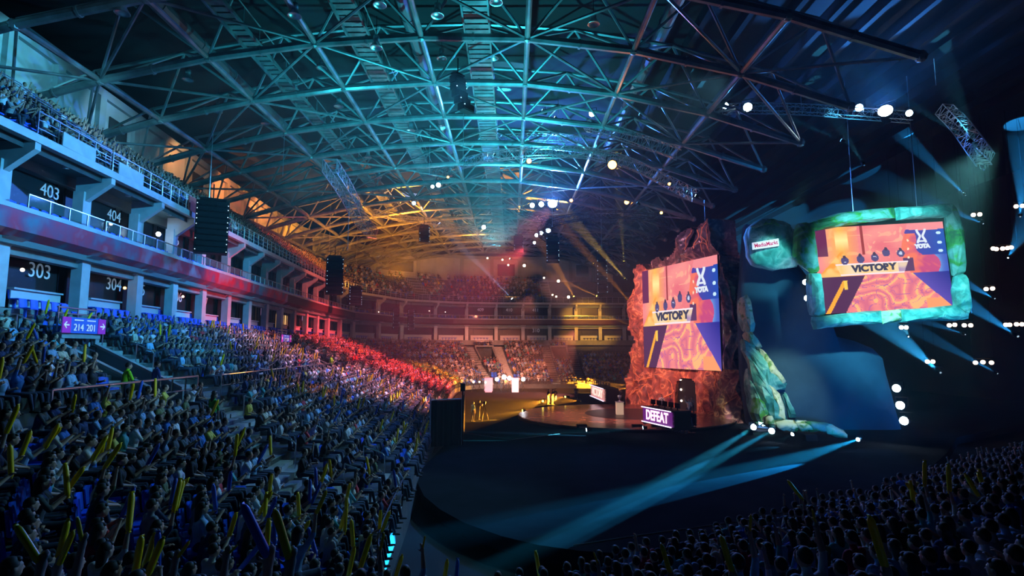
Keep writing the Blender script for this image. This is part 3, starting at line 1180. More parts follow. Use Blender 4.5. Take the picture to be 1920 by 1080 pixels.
# high-bay lamps, unlit
bell_px = [(229, 25, 26), (552, 30, 28), (352, 150, 36), (603, 128, 36), (408, 210, 42), (820, 30, 29), (828, 110, 37), (1113, 46, 31), (743, 213, 45), (690, 296, 52), (710, 333, 60), (635, 200, 41),
           (843, 330, 60), (916, 315, 58), (497, 232, 44), (770, 245, 46), (705, 90, 30), (712, 10, 28), (930, 5, 28), (925, 110, 36)]
for i, (x_, y_, Y) in enumerate(bell_px):
    q = P(x_, y_, Y)
    e = empty('bell_lamp', q)
    m_ = MB()
    m_.lathe([(.07, .72), (.16, .7), (.18, .45), (.14, .40), (.24, .2), (.36, .0)], (0, 0, 0), n=16)
    m_.build('housing', M['alu'], e, smooth=True)
    m_ = MB()
    m_.lathe([(.36, .0), (.33, -.02), (.28, .1), (.06, .16), (0.0, .16)], (0, 0, 0), n=16)
    m_.build('reflector', M['chrome'], e, smooth=True)
    m_ = MB()
    m_.bar((0, 0, .7), (0, 0, 1.9), .02, 5)
    m_.build('cord', M['blackmetal'], e)
    tag(e, uniq('unlit bell-shaped metal lamp hanging below the %s roof truss' % ordw(max(1, int((Y - 25.8) / 5.7) + 2)),
                ['by the catwalk', 'nearer the suites', 'nearer the stage', 'beside the round duct', 'low over the crowd']), 'lamp', 'unlit bell lamps')

# ------------------------------------------------------------------ hanging lighting rig
def box_truss(name, pts, w_, label, material='alu', r=.035, seg_parts=True):
    """square lattice truss along a line of points"""
    e = empty(name, pts[0])
    L = Vector(pts[0])
    Q = [Vector(p) - L for p in pts]
    frames = []
    for i, q in enumerate(Q):
        a = Q[max(0, i - 1)]
        b = Q[min(len(Q) - 1, i + 1)]
        t = (b - a).normalized()
        s_ = t.cross(Vector((0, 0, 1))).normalized()
        u = s_.cross(t).normalized()
        frames.append([q + s_ * sx * w_ / 2 + u * sz * w_ / 2 for sx, sz in ((-1, -1), (1, -1), (1, 1), (-1, 1))])
    for c in range(4):
        m_ = MB()
        m_.path([f[c] for f in frames], r)
        m_.build('chord', M[material], e)
    m_ = MB()
    for i in range(len(frames) - 1):
        for c in range(4):
            d = (c + 1) % 4
            if i % 2:
                m_.bar(frames[i][c], frames[i + 1][d], r * .55, 4)
            else:
                m_.bar(frames[i][d], frames[i + 1][c], r * .55, 4)
            m_.bar(frames[i][c], frames[i][d], r * .55, 4)
    m_.build('lattice', M[material], e)
    tag(e, label, 'lighting truss', 'hanging lighting trusses')
    return e


def resample(pts, step):
    out = [Vector(pts[0])]
    for a, b in zip(pts[:-1], pts[1:]):
        a, b = Vector(a), Vector(b)
        n_ = max(1, int((b - a).length / step))
        for k in range(1, n_ + 1):
            out.append(a.lerp(b, k / n_))
    return out


def smooth_px(lst, n_=6):
    """Catmull-Rom through (px, py, Y) points"""
    A = np.array(lst, float)
    A = np.vstack([2 * A[0] - A[1], A, 2 * A[-1] - A[-2]])
    out = []
    for i in range(1, len(A) - 2):
        for k in range(n_):
            t = k / n_
            p = 0.5 * ((2 * A[i]) + (-A[i - 1] + A[i + 1]) * t + (2 * A[i - 1] - 5 * A[i] + 4 * A[i + 1] - A[i + 2]) * t * t + (-A[i - 1] + 3 * A[i] - 3 * A[i + 1] + A[i + 2]) * t ** 3)
            out.append(P(*p))
    out.append(P(*lst[-1]))
    return out


def ring(cx, cy, z, rx, ry, a0, a1, n_):
    return [Vector((cx + rx * math.cos(a0 + (a1 - a0) * k / n_), cy + ry * math.sin(a0 + (a1 - a0) * k / n_), z)) for k in range(n_ + 1)]


box_truss('arc_truss', smooth_px([(800, 345, 66), (850, 315, 58), (900, 298, 52), (980, 287, 47), (1070, 285, 45), (1130, 292, 44), (1190, 310, 43), (1250, 340, 42), (1305, 368, 42)], 7), .75,
          'long curved silver lattice truss sweeping down toward the main screen')
box_truss('straight_truss', smooth_px([(1100, 235, 44), (1160, 250, 43), (1220, 270, 42), (1270, 288, 41)], 6), .8, 'short straight silver truss above the long curved one')
box_truss('cross_truss', smooth_px([(900, 262, 52), (1000, 258, 50), (1110, 262, 49)], 9), .6, 'level silver truss between the roof steel and the curved truss')
box_truss('oval_truss', ring(11, 68, 20.5, 7.5, 8.5, 0, 2 * PI, 44), .7, 'dim oval truss hanging beyond the bright white lamp', 'blackmetal', .05)
box_truss('oval_truss', ring(9.5, 62, 24.2 - 2, 9, 9, PI * .1, PI * .95, 26), .6, 'dim partial oval truss above the other oval', 'blackmetal', .05)
box_truss('ladder_truss', smooth_px([(618, 310, 40), (650, 360, 45), (672, 405, 52), (700, 440, 62)], 8), 1.0, 'wide lattice bridge hanging over the stand and running away')
box_truss('stage_truss', smooth_px([(1340, 205, 42), (1430, 203, 41), (1520, 206, 40), (1600, 212, 39), (1710, 220, 38)], 6), .6, 'straight truss carrying the row of white lamps above the stage')
box_truss('side_truss', smooth_px([(1770, 205, 34), (1800, 235, 33), (1830, 275, 32), (1848, 300, 31)], 5), .7, 'short steep truss at the outer end of the stage lamps')
box_truss('rear_truss', smooth_px([(700, 398, 70), (760, 410, 72), (820, 418, 76), (900, 440, 84), (960, 448, 90)], 8), .7, 'low truss curving over the far end of the stand')
# hoist cables
cab = [(868, 0, 40, 868, 330), (552, 232, 44, 530, 330), (650, 362, 46, 652, 470), (1045, 60, 44, 1047, 215), (1170, 60, 46, 1175, 300), (812, 60, 50, 805, 330), (635, 250, 70, 617, 478), (665, 300, 80, 667, 540),
       (395, 250, 40, 392, 378), (1036, 300, 58, 1036, 445), (1128, 330, 64, 1128, 470), (1322, 375, 48, 1322, 415), (1500, 60, 42, 1503, 205), (1760, 110, 36, 1755, 160)]
for i, (x0, y0, Y, x1, y1) in enumerate(cab):
    b = P(x1, y1, Y)
    top = Vector((b.x, b.y, min(26.5, P(x0, y0, Y).z)))
    m_ = MB()
    m_.bar(b, top, .022, 5)
    o = m_.build('hoist_cable', M['alu'], loc=b)
    tag(o, uniq('thin vertical hoist cable, %s of those hanging from the roof' % ordw(i + 1), ['']), 'cable', 'hoist cables')


def line_array(px, py, Y, w_, h_, n_, label, yaw=0.5, lean=0.15):
    """column of slightly splayed speaker boxes; px,py is the middle"""
    c = P(px, py, Y)
    e = empty('speaker_array', c, yaw)
    for k in range(n_):
        z = h_ / 2 - (k + .5) * h_ / n_
        m_ = MB()
        bow = -lean * (k / n_) ** 2 * h_ * .5
        m_.box((0, bow, z), (w_, w_ * .55, h_ / n_ * .9))
        m_.box((0, bow - w_ * .3, z), (w_ * .9, w_ * .08, h_ / n_ * .7))
        cab_ = m_.build('speaker_cabinet', M['blackmetal'], e)
        m_ = MB()
        for sx in (-1, 1):
            if random.random() < .75:
                m_.box((sx * w_ * .46, bow - w_ * .34, z + random.uniform(-.3, .3) * h_ / n_), (.05, .04, .05))
        if m_.v:
            m_.build('status_light', M['glint'], cab_)
    m_ = MB()
    m_.box((0, 0, h_ / 2 + .12), (w_ * .8, w_ * .5, .12))
    m_.bar((0, 0, h_ / 2), (0, 0, h_ / 2 + 1.2), .04)
    m_.build('flying_frame', M['blackmetal'], e)
    tag(e, label, 'speaker array', 'hanging speaker arrays')


line_array(397, 428, 36, 1.9, 3.4, 9, 'large black speaker array hanging in front of the numbered upper suites', .5)
line_array(627, 518, 60, 1.7, 4.0, 9, 'black speaker array hanging before the far part of the upper deck', .4)
line_array(666, 556, 74, 1.6, 2.4, 7, 'smaller black speaker array lower and beyond the second one', .4)
line_array(1036, 470, 58, 1.3, 2.6, 7, 'slim speaker array below the bright white lamp', .0)
line_array(1128, 510, 70, 1.2, 5.5, 10, 'tall slim speaker array beside the oval truss', .0)
line_array(795, 440, 72, 1.3, 2.2, 6, 'speaker array hanging under the low rear truss', .3)
line_array(972, 458, 74, 1.2, 2.2, 6, 'speaker array hanging in the middle of the far end', .1)
line_array(858, 180, 33, .9, 2.4, 5, 'dark slanting equipment cluster hanging under the wide catwalk', .9, .9)
line_array(742, 598, 92, 1.0, 3.5, 7, 'speaker array with white status lights near the far corner suites', .4)
line_array(770, 600, 96, 1.0, 3.6, 7, 'speaker array with white status lights on the far corner beside its twin', .4)


def lamp(px, py, Y, aim, kind, r, label, beam=None, name='stage_lamp', grp='show lamps'):
    """moving-head or flood lamp; aim = unit-ish direction of its light"""
    c = P(px, py, Y) if not isinstance(px, Vector) else px
    e = empty(name, c)
    a = Vector(aim).normalized()
    m_ = MB()
    m_.lathe([(r * .45, -r * 2.4), (r * .8, -r * 2.2), (r * 1.0, -r * .6), (r * 1.12, 0), (r * 1.12, r * .05), (r * .98, r * .05)], (0, 0, 0), a, 12)
    m_.build('lamp_head', M['blackmetal'], e, smooth=True)
    m_ = MB()
    m_.lathe([(0.0, r * .25), (r * .6, r * .18), (r * .98, 0.02)], (0, 0, 0), a, 14)
    m_.build('lens', M[kind], e, smooth=True)
    m_ = MB()
    s_ = a.cross(Vector((0, 0, 1)))
    s_ = s_.normalized() if s_.length > .1 else Vector((1, 0, 0))
    b_ = -a * r * 1.2
    up = Vector((0, 0, 1))
    m_.path([b_ + s_ * r * 1.3, b_ + s_ * r * 1.3 + up * r * 1.9, b_ - s_ * r * 1.3 + up * r * 1.9, b_ - s_ * r * 1.3], r * .12, 5)
    m_.build('yoke', M['blackmetal'], e)
    tag(e, uniq(label, ['next to it', 'the one after', 'close by', 'beyond', 'again beyond', 'last of them']), 'lamp', grp)
    if beam:
        pw, col, ang = beam
        spot('beam_light', c + a * r * .5, c + a * 10, pw, col, ang, .25, r * .4)
    return c


CAMD = lambda px, py: -ray(px, py)
# white-blue key lamps that point at the stands
HAZE = []
lamp(1660, 208, 38, CAMD(1660, 208) + Vector((-.1, 0, .75)), 'bulb_hot', .46, 'huge blazing white-blue lamp above the hanging side screen', (15000, BLUE, 84))
lamp(1611, 202, 39, CAMD(1611, 202) + Vector((-.3, 0, -.1)), 'bulb_white', .26, 'white lamp just before the blazing one', (400, BLUE, 30))
lamp(1705, 212, 37.5, CAMD(1705, 212) + Vector((-.5, 0, -.1)), 'bulb_white', .22, 'white lamp just after the blazing one', (500, BLUE, 30))
lamp(1402, 201, 41, CAMD(1402, 201), 'bulb_white', .32, 'larger of the paired white lamps above the rock block', (600, BLUE, 40))
lamp(1360, 198, 42, CAMD(1360, 198) + Vector((-.3, 0, 0)), 'bulb_white', .24, 'smaller of the paired white lamps above the rock block', (400, BLUE, 30))
lamp(1110, 213, 47, CAMD(1110, 213) + Vector((-.2, 0, 0)), 'bulb_white', .26, 'oval white lamp among the roof steel over the long curved truss', (500, BLUE, 30))
lamp(1036, 382, 62, CAMD(1036, 382) + Vector((0, 0, .5)), 'bulb_hot', .52, 'brilliant white-blue lamp in the middle of the hall', (36000, (.05, .22, 1), 120))
lamp(1015, 383, 63, CAMD(1015, 383) + Vector((-.2, 0, 0)), 'bulb_white', .3, 'white lamp touching the brilliant one')
lamp(998, 385, 64, CAMD(998, 385) + Vector((-.3, 0, 0)), 'bulb_white', .28, 'outermost of three white lamps in the middle of the hall')
for k_, (x_, y_) in enumerate(((1028, 432), (1015, 437), (1006, 441), (1002, 455))):
    lamp(x_, y_, 74, CAMD(x_, y_), 'bulb_white', .3 - .04 * k_, '%s of four pale blue lamps slanting below the brilliant lamp' % ordw(k_ + 1))
lamp(822, 347, 58, CAMD(822, 347), 'bulb_white', .24, 'larger white lamp above the amber roof steel', (1500, BLUE, 50))
lamp(811, 350, 59, CAMD(811, 350), 'bulb_white', .18, 'smaller white lamp above the amber roof steel')
lamp(776, 381, 62, CAMD(776, 381), 'bulb_blue', .22, 'blue lamp alone before the dark speaker array')
lamp(907, 426, 72, CAMD(907, 426), 'bulb_white', .26, 'pale lamp above the second far speaker array')
lamp(1016, 208, 45, (-.8, -.2, .4), 'bulb_blue', .2, 'blue lamp under a hanging cable among the roof steel')
for k_, (x_, y_, Y, r_) in enumerate(((1148, 309, 43, .34), (992, 302, 52, .22), (1175, 379, 62, .26), (1071, 376, 62, .18), (1240, 399, 60, .15), (1255, 345, 44, .12), (840, 332, 58, .12))):
    lamp(x_, y_, Y, CAMD(x_, y_), 'bulb_amber', r_, ['glowing orange lamp under the long curved truss', 'small orange lamp where the curved truss passes the catwalk', 'orange lamp above the dim oval truss', 'tiny amber lamp next to the brilliant white one', 'tiny orange lamp at the tip of the oval truss',
                                                     'tiny orange lamp near the low end of the curved truss', 'tiny red-orange lamp by the pair of white lamps'][k_], (900, ORANGE, 90) if k_ == 0 else None)
for k_, (x_, y_) in enumerate(((914, 484), (942, 487), (953, 497), (983, 498), (1047, 527), (1020, 521), (1066, 557), (1043, 556), (1036, 553))):
    lamp(x_, y_, 84, CAMD(x_, y_), 'bulb_warm', .22 if k_ in (3, 4, 6) else .14, 'pinkish lamp on the far rig, %s of a slanting row' % ordw(k_ + 1))
# beams drawn through the haze: lamp pixel, distance, pixel the beam heads to, distance there
BEAMS = [
    (1578, 263, 36, 1480, 222, 38, 260, (0.05, 0.45, .8), 6), (1618, 306, 35, 1604, 284, 36, 120, CYAN, 8), (1843, 313, 30, 1828, 275, 31, 200, CYAN, 8), (1817, 263, 31, 1740, 215, 33, 260, (0.05, 0.45, .8), 6),
    (1305, 367, 42, 1180, 310, 45, 500, (0.05, .5, .8), 6), (1195, 380, 44, 1100, 300, 44, 1, CYAN, 5), (1807, 363, 34, 1700, 260, 36, 1100, (0.02, .30, .8), 9), (1840, 418, 34, 1760, 385, 36, 700, (0.02, .30, .8), 9),
    (1913, 403, 32, 1916, 300, 33, 1400, (0.02, .30, .8), 10), (1891, 482, 32, 1920, 430, 34, 700, (0.02, .30, .8), 9), (1862, 558, 33, 1780, 515, 36, 800, (0.02, .30, .8), 10), (1806, 626, 36, 1700, 590, 40, 500, (0.02, .30, .8), 9),
    (1903, 627, 32, 1800, 560, 36, 1500, (0.02, .30, .8), 10), (1758, 694, 34, 1660, 610, 38, 1700, (0.03, .40, .9), 15), (1703, 630, 38, 1690, 600, 39, 300, CYAN, 12), (1866, 698, 33, 1740, 630, 37, 800, (0.02, .30, .8), 8),
    (1040, 165 + 55, 46, 940, 165, 46, 900, TEAL, 7), (926, 290, 50, 890, 272, 50, 400, TEAL, 8), (1199, 214, 42, 1168, 203, 42, 300, CYAN, 8), (960, 560, 88, 880, 478, 84, 4000, (0.25, .35, .6), 6),
    (1037, 553, 84, 950, 500, 80, 1500, (0.9, .35, .2), 6), (1076, 556, 80, 1054, 518, 78, 1200, AMBER, 12), (1170, 490, 62, 1168, 464, 62, 500, (1, .7, .1), 8), (1172, 522, 66, 1138, 484, 66, 1400, (1, .6, .1), 10),
    (1119, 555, 76, 1040, 520, 74, 1100, AMBER, 8), (956, 485, 78, 915, 462, 76, 500, (.8, .5, .3), 7), (1113, 494, 70, 1098, 474, 70, 300, AMBER, 8),
    (1188, 612, 66, 1130, 590, 66, 700, AMBER, 6), (1192, 578, 66, 1140, 520, 66, 1400, AMBER, 7),
]
for k_, (x_, y_, Y, x2, y2, Y2, pw, col, ang) in enumerate(BEAMS):
    if x_ > 1500 and y_ > 340:
        Y, Y2, pw = Y + 12, Y2 + 16, pw * 1.4
    a, b = P(x_, y_, Y), P(x2, y2, Y2)
    kd = 'bulb_yellow' if col[0] > .85 else ('bulb_warm' if col[0] > .5 else 'bulb_white' if pw > 300 else 'bulb_blue')
    where = 'beyond the main screen' if x_ < 1200 and y_ > 400 else ('under the roof steel' if x_ < 1400 else ('near the side screen' if x_ < 1860 else 'at the dark edge of the hall'))
    lamp(x_, y_, Y, b - a, kd, .11 if pw < 2000 else .18, 'beam lamp throwing a shaft of light %s, %s on' % (where, ordw(k_ + 1)), (pw * 260, col, ang), 'beam_lamp', 'beam lamps')
# warm blinder lamps in the dark at the side
BL = [(1825, 403), (1837, 402), (1905, 387), (1917, 386), (1868, 467), (1880, 466), (1889, 465), (1896, 464), (1849, 542), (1861, 541), (1690, 614), (1699, 614), (1780, 610), (1790, 609), (1808, 610), (1820, 610),
      (1886, 609), (1893, 609), (1906, 608), (1916, 608), (1739, 678), (1749, 678), (1829, 680), (1843, 679), (1859, 680), (1862, 466)]
for k_, (x_, y_) in enumerate(BL):
    rr = .18
    lamp(x_, y_, 50, CAMD(x_, y_), 'bulb_warm', rr, 'warm peach blinder lamp in the dark beyond the side screen, %s of the cluster lamps' % ordw(k_ + 1), None, 'blinder_lamp', 'blinder lamps')
for (xa, xb, yy) in ((1822, 1840, 403), (1900, 1922, 387), (1860, 1900, 466), (1845, 1865, 542), (1686, 1703, 614), (1776, 1824, 610), (1882, 1922, 608), (1735, 1753, 678), (1824, 1863, 679)):
    a, b = P(xa, yy, 50) + Vector((0, 0, .34)), P(xb, yy, 50) + Vector((0, 0, .34))
    e = empty('lighting_pipe', a.lerp(b, .5))
    L_ = e.location.copy()
    m_ = MB()
    m_.bar(a - L_, b - L_, .06)
    m_.build('pipe', M['blackmetal'], e)
    for q in (a, b):
        m_ = MB()
        m_.bar(q - L_, Vector((q.x, q.y, 27.9)) - L_, .012, 5)
        m_.build('cable', M['blackmetal'], e)
    tag(e, uniq('black pipe hung on cables above warm blinder lamps, %s pipe' % ordw(int(yy / 60)), ['beside the other', 'lower', 'outer']), 'pipe', 'lighting pipes')
# white lamps on the flank of the dark hill
for k_, (x_, y_, Y, r_) in enumerate(((1510, 529, 41.5, .2), (1513, 559, 41.5, .2), (1681, 728, 39, .26), (1688, 760, 38.5, .27), (1695, 789, 38, .27))):
    lamp(x_, y_, Y, Vector((-1, -.75, .0)), 'bulb_hot', r_, ['upper white lamp behind the stone frame of the side screen', 'lower white lamp behind the stone frame of the side screen', 'topmost of three white lamps beside the dark hill',
                                                  'middle of three white lamps beside the dark hill', 'lowest of three white lamps beside the dark hill'][k_], (800 if k_ > 1 else 300, (.05, .4, 1), 60))
# floor lamps at the foot of the stage set
for k_, (x_, y_, tx_, ty_, pw, ang, col) in enumerate(((1413, 800, 1180, 985, 1000, 3.2, (0.02, .5, 1)), (1413, 801, 1250, 905, 700, 3.0, (0.03, .55, 1)), (1447, 808, 1120, 985, 900, 2.6, (.02, .5, .95)), (1609, 824, 1370, 900, 600, 6, (0.01, .38, .9)),
                                                (1486, 814, 1440, 840, 1, 20, CYAN), (1206, 802, 1040, 815, 20, 8, CYAN), (1100, 806, 900, 826, 40, 3.5, TEAL), (1430, 797, 1405, 770, 3, 40, (.6, .75, 1)), (1413, 799, 1130, 960, 900, 2.0, (0.02, .5, 1)))):
    a = G(x_, y_, .7)
    b = G(tx_, ty_, 0)
    lamp(a, 0, 0, b - a, 'bulb_hot' if k_ in (0, 2) else 'bulb_white', .2 if k_ < 3 else .12, 'floor lamp at the foot of the stage set, %s from the tunnel side' % ordw(k_ + 1), (pw * 1400, col, ang), 'floor_lamp', 'floor lamps')
for k_, (x_, y_, tx_, ty_, pw) in enumerate(((1018, 752, 880, 792, 3500), (1060, 744, 900, 770, 2500), (1085, 752, 900, 745, 2200), (1180, 728, 980, 735, 2600), (980, 770, 872, 790, 900), (1175, 722, 1000, 722, 2200))):
    a = G(x_, y_, .7)
    b = G(tx_, ty_, 0)
    lamp(a, 0, 0, b - a, 'bulb_yellow', .12, 'amber floor lamp beyond the round stage, %s of the low row' % ordw(k_ + 1), (pw * 55, (1, .34, .02), 20), 'floor_lamp', 'amber floor lamps')

# ------------------------------------------------------------------ stage
disc_c = Vector((10.2, 53.0, 0))
M['disc'] = mat_ramp('printed_stage_floor', 0.55, [(0.30, (0.10, 0.045, 0.045)), (0.48, (0.24, 0.10, 0.085)), (0.60, (0.36, 0.15, 0.10)), (0.66, (0.60, 0.28, 0.16)), (0.70, (0.26, 0.10, 0.09))], 0.22, bump=0, distort=2.0)
M['disc_in'] = mat('dark_stage_circle', (0.03, 0.022, 0.025), 0.4)
e = empty('round_stage', disc_c)
mb = MB()
mb.lathe([(9.6, 0.0), (9.6, 0.28), (0.0, 0.28)], (0, 0, 0), n=72)
mb.build('platform', M['disc'], e)
mb = MB()
mb.lathe([(4.6, 0.285), (4.6, 0.30), (0.0, 0.30)], (1.2, .6, 0), n=60)
mb.build('inner_circle', M['disc_in'], e)
mb = MB()
mb.lathe([(9.62, 0.0), (9.68, 0.0), (9.68, 0.2), (9.62, 0.2)], (0, 0, 0), n=72)
mb.build('edge_band', M['blackmetal'], e)
tag(e, 'low round stage with a marbled red floor and a darker inner circle', 'stage')

WA = Vector((13.6, 66.6, 0))
WE = Vector((0.348, -0.9375, 0))
WN = Vector((-0.9375, -0.348, 0))      # faces the stand


def wallp(px, py):
    d = ray(px, py)
    k = (WA - EYE).dot(WN) / d.dot(WN)
    q = EYE + d * k
    return (q - WA).dot(WE), q.z


def inpoly(x, y, poly):
    c = False
    n = len(poly)
    j = n - 1
    for i in range(n):
        xi, yi = poly[i]
        xj, yj = poly[j]
        if (yi > y) != (yj > y) and x < (xj - xi) * (y - yi) / (yj - yi) + xi:
            c = not c
        j = i
    return c


# picture shown on both screens, as a fine mosaic of emitting pixels
def screen_rgb(u, v):
    """u 0..1 across, v 0..1 upward"""
    n1 = noise.noise(Vector((u * 6, v * 6, 1)))
    n2 = noise.noise(Vector((u * 14 + n1 * 2, v * 14, 4)))
    def mix(a, b, t):
        t = max(0, min(1, t))
        return [a[i] * (1 - t) + b[i] * t for i in range(3)]
    # rocky red backdrop
    col = mix([0.95, 0.30, 0.28], [0.85, 0.18, 0.22], .5 + n1)
    col = mix(col, [1.0, .42, .30], .5 + n2 * 1.5 if abs(n2) > .22 else 0)
    if u < .34:
        g = 1 - abs(u - .2) / .16
        col = mix(col, [1.0, .50, .10], g)
        if abs(u - .21) < .05 and .70 < v < .95:
            col = mix(col, [1, .85, .35], 1 - abs(v - .84) / .12)
    if u < .10 and v > .66:
        col = [.16, .03, .10]
    if u < .22 and v < .72 and v > .34 and v < .34 + (u + .05) * 1.5:
        col = mix([1, .36, .06], [1, .6, .2], .5 + n2 * 2)
    if abs(u - .37) < .012 and v > .66:
        col = [.35, .05, .06]
    # blue side
    bx = .70 + .04 * math.sin(v * 7)
    if u > bx:
        t = (u - bx) / (1 - bx)
        blue = mix([.10, .06, .36], [.02, .08, .45], t)
        if v < .62:
            blue = mix(blue, [.10, .13, .60], .5)
            g = math.exp(-((u - .90) / .05) ** 2 - ((v - .50) / .16) ** 2)
            blue = mix(blue, [.25, .55, .95], g * .8)
        col = blue
        if v > .93 - .02 * math.sin(u * 9):
            col = [.92, .28, .30]
        # orange smoke in front of the blue
        s = .16 * (1 - max(0, v - .3) * 1.3) + n1 * .06
        if v > .38 and u < .70 + max(0, s) + (.10 if v < .62 else 0) and v < .88:
            col = mix([.95, .20, .12], [.6, .08, .22], (u - .7) * 6 + n2)
    # dark shelf behind the desk
    if .40 < u < .74 and .44 < v < .60:
        if v < .56 + .05 * (u > .66):
            col = [.12, .05, .14]
    # floor: red printed carpet between dark sides
    if v < .42:
        l = .36 - (.42 - v) * .42
        r = .72 + (.42 - v) * .66
        if u < l:
            col = [.10, .035, .10]
            q = u - (.16 + (v - .32) * .95) + .02
            if abs(u - (.05 + v * .42)) < .018 and v < .37:
                col = [1.0, .42, .05]
            if abs(u - .205) < .012 and .27 < v < .37:
                col = [1, .62, .10]
        elif u < r:
            k = abs(math.sin(n1 * 7 + u * 9 + v * 5))
            col = mix([.72, .16, .26], [1.0, .30, .26], k)
            if k > .93:
                col = [1, .50, .22]
            if abs(n2) < .03:
                col = [.55, .14, .36]
            if u > .80 and v < .12:
                col = [1.0, .36, .16]
        else:
            col = mix([.12, .08, .45], [.03, .03, .28], (u - r) * 4)
    # desk
    if .13 < u < .70 and .43 < v < .565:
        w_ = .145 + (.565 - v) * .25
        if w_ < u < .70 - (.565 - v) * .3:
            col = mix([1.0, .62, .22], [.9, .75, .55], abs(math.sin(u * 17)) * .7)
            if u > .62:
                col = mix(col, [.25, .12, .5], .5 + n2)
            if v > .548 or v < .445:
                col = [.95, .80, .85]
    # players behind the desk
    for cx, cz in ((.22, .60), (.34, .61), (.45, .62), (.54, .67), (.65, .655)):
        d = math.hypot((u - cx) / .030, (v - cz) / .045)
        if d < 1:
            col = [.62, .68, .86] if d < .45 and n2 > -.1 else [.10, .08, .22]
        if math.hypot((u - cx) / .012, (v - cz - .045) / .02) < 1:
            col = [.08, .05, .10]
    for cz in (.87, .76, .66):
        if math.hypot((u - .955) / .018, (v - cz) / .018) < 1:
            col = [.6, .85, 1.0]
    for cx, cz in ((.715, .80), (.71, .70), (.705, .60)):
        if math.hypot((u - cx) / .008, (v - cz) / .014) < 1:
            col = [1, .75, .55]
    return col


def screen_mesh(nu=192, nv=124):
    vs = []
    for j in range(nv + 1):
        for i in range(nu + 1):
            vs.append((i / nu - .5, 0, j / nv - .5))
    fs = []
    cols = []
    for j in range(nv):
        for i in range(nu):
            a = j * (nu + 1) + i
            fs.append((a, a + 1, a + nu + 2, a + nu + 1))
            c = screen_rgb((i + .5) / nu, (j + .5) / nv)
            cols.extend([*c, 1] * 4)
    me = bpy.data.meshes.new('screen_picture')
    me.from_pydata(vs, [], fs)
    at = me.color_attributes.new('picture', 'FLOAT_COLOR', 'CORNER')
    at.data.foreach_set('color', cols)
    m = bpy.data.materials.new('led_screen')
    m.use_nodes = True
    nt = m.node_tree
    nt.nodes.remove(nt.nodes['Principled BSDF'])
    em = nt.nodes.new('ShaderNodeEmission')
    a_ = nt.nodes.new('ShaderNodeAttribute')
    a_.attribute_name = 'picture'
    nt.links.new(a_.outputs['Color'], em.inputs[0])
    em.inputs[1].default_value = 1.1
    nt.links.new(em.outputs[0], nt.nodes['Material Output'].inputs[0])
    m.cycles.emission_sampling = 'NONE'
    me.materials.append(m)
    return me


SCREEN = screen_mesh()
M['txt_dark'] = emi('screen_dark_letters', (.06, .06, .12), 1)
M['txt_white'] = emi('screen_white_letters', (.85, .9, 1.0), 1)


def make_screen(parent, bl, br, tl, nrm):
    """picture spanned by three corners, with its lettering; all coordinates world"""
    X, Zv = (br - bl), (tl - bl)
    ctr = bl + X / 2 + Zv / 2
    o = bpy.data.objects.new('screen', SCREEN)
    C.objects.link(o)
    xn, zn = X.normalized(), Zv.normalized()
    yn = zn.cross(xn).normalized()
    mw = Matrix(((xn.x * X.length, yn.x, zn.x * Zv.length, ctr.x), (xn.y * X.length, yn.y, zn.y * Zv.length, ctr.y), (xn.z * X.length, yn.z, zn.z * Zv.length, ctr.z), (0, 0, 0, 1)))
    o.parent = parent
    inv = Matrix.Translation(-parent.location)
    o.matrix_parent_inverse = inv
    o.matrix_basis = mw
    at = lambda u, v, off=.06: bl + X * u + Zv * v + nrm * off
    for s, size, u, v, mt, sx in (('VICTORY', Zv.length * .105, .43, .502, 'txt_dark', 1.15), ('YOTA', Zv.length * .062, .815, .715, 'txt_white', 1.0)):
        t = place_text(s, size, at(u, v), xn, zn, M[mt], 'caption', None, .006 * Zv.length, sx)
        mwt = t.matrix_world.copy()
        t.parent = parent
        t.matrix_parent_inverse = inv
        t.matrix_basis = mwt
    # the emblem above the word: two mirrored forks
    m_ = MB()
    s_ = Zv.length
    c = at(.815, .83)
    for k in range(12):
        t0, t1 = k / 12, (k + 1) / 12
        for sg in (-1, 1):
            def fx(t):
                return sg * (.014 + .034 * abs(math.cos(t * PI * .98)) ** 1.3) * s_
            p0 = c + xn * fx(t0) + zn * (.085 - .16 * t0) * s_
            p1 = c + xn * fx(t1) + zn * (.085 - .16 * t1) * s_
            m_.bar(p0, p1, .012 * s_, 5)
    m_.bar(c - xn * .045 * s_ + zn * -.055 * s_, c + xn * .045 * s_ + zn * -.055 * s_, .010 * s_, 5)
    eo = m_.build('emblem', M['txt_white'])
    eo.parent = parent
    eo.matrix_parent_inverse = inv
    return o


M['rock_lava'] = mat_ramp('projected_lava_rock', 0.8, [(0.34, (0.16, 0.05, 0.055)), (0.47, (0.42, 0.13, 0.10)), (0.53, (0.62, 0.20, 0.12)), (0.565, (1.0, 0.55, 0.28)), (0.60, (0.50, 0.16, 0.11)), (0.72, (0.25, 0.08, 0.09))], .55, distort=1.6, bump=.5)  # projected lava light put into the rock colour
M['rock_wet'] = mat_ramp('glossy_dark_rock', 1.1, [(0.35, (0.04, 0.03, 0.04)), (0.55, (0.16, 0.10, 0.12)), (0.62, (0.45, 0.26, 0.22)), (0.7, (0.12, 0.08, 0.10))], .22, distort=1.2, bump=.6)

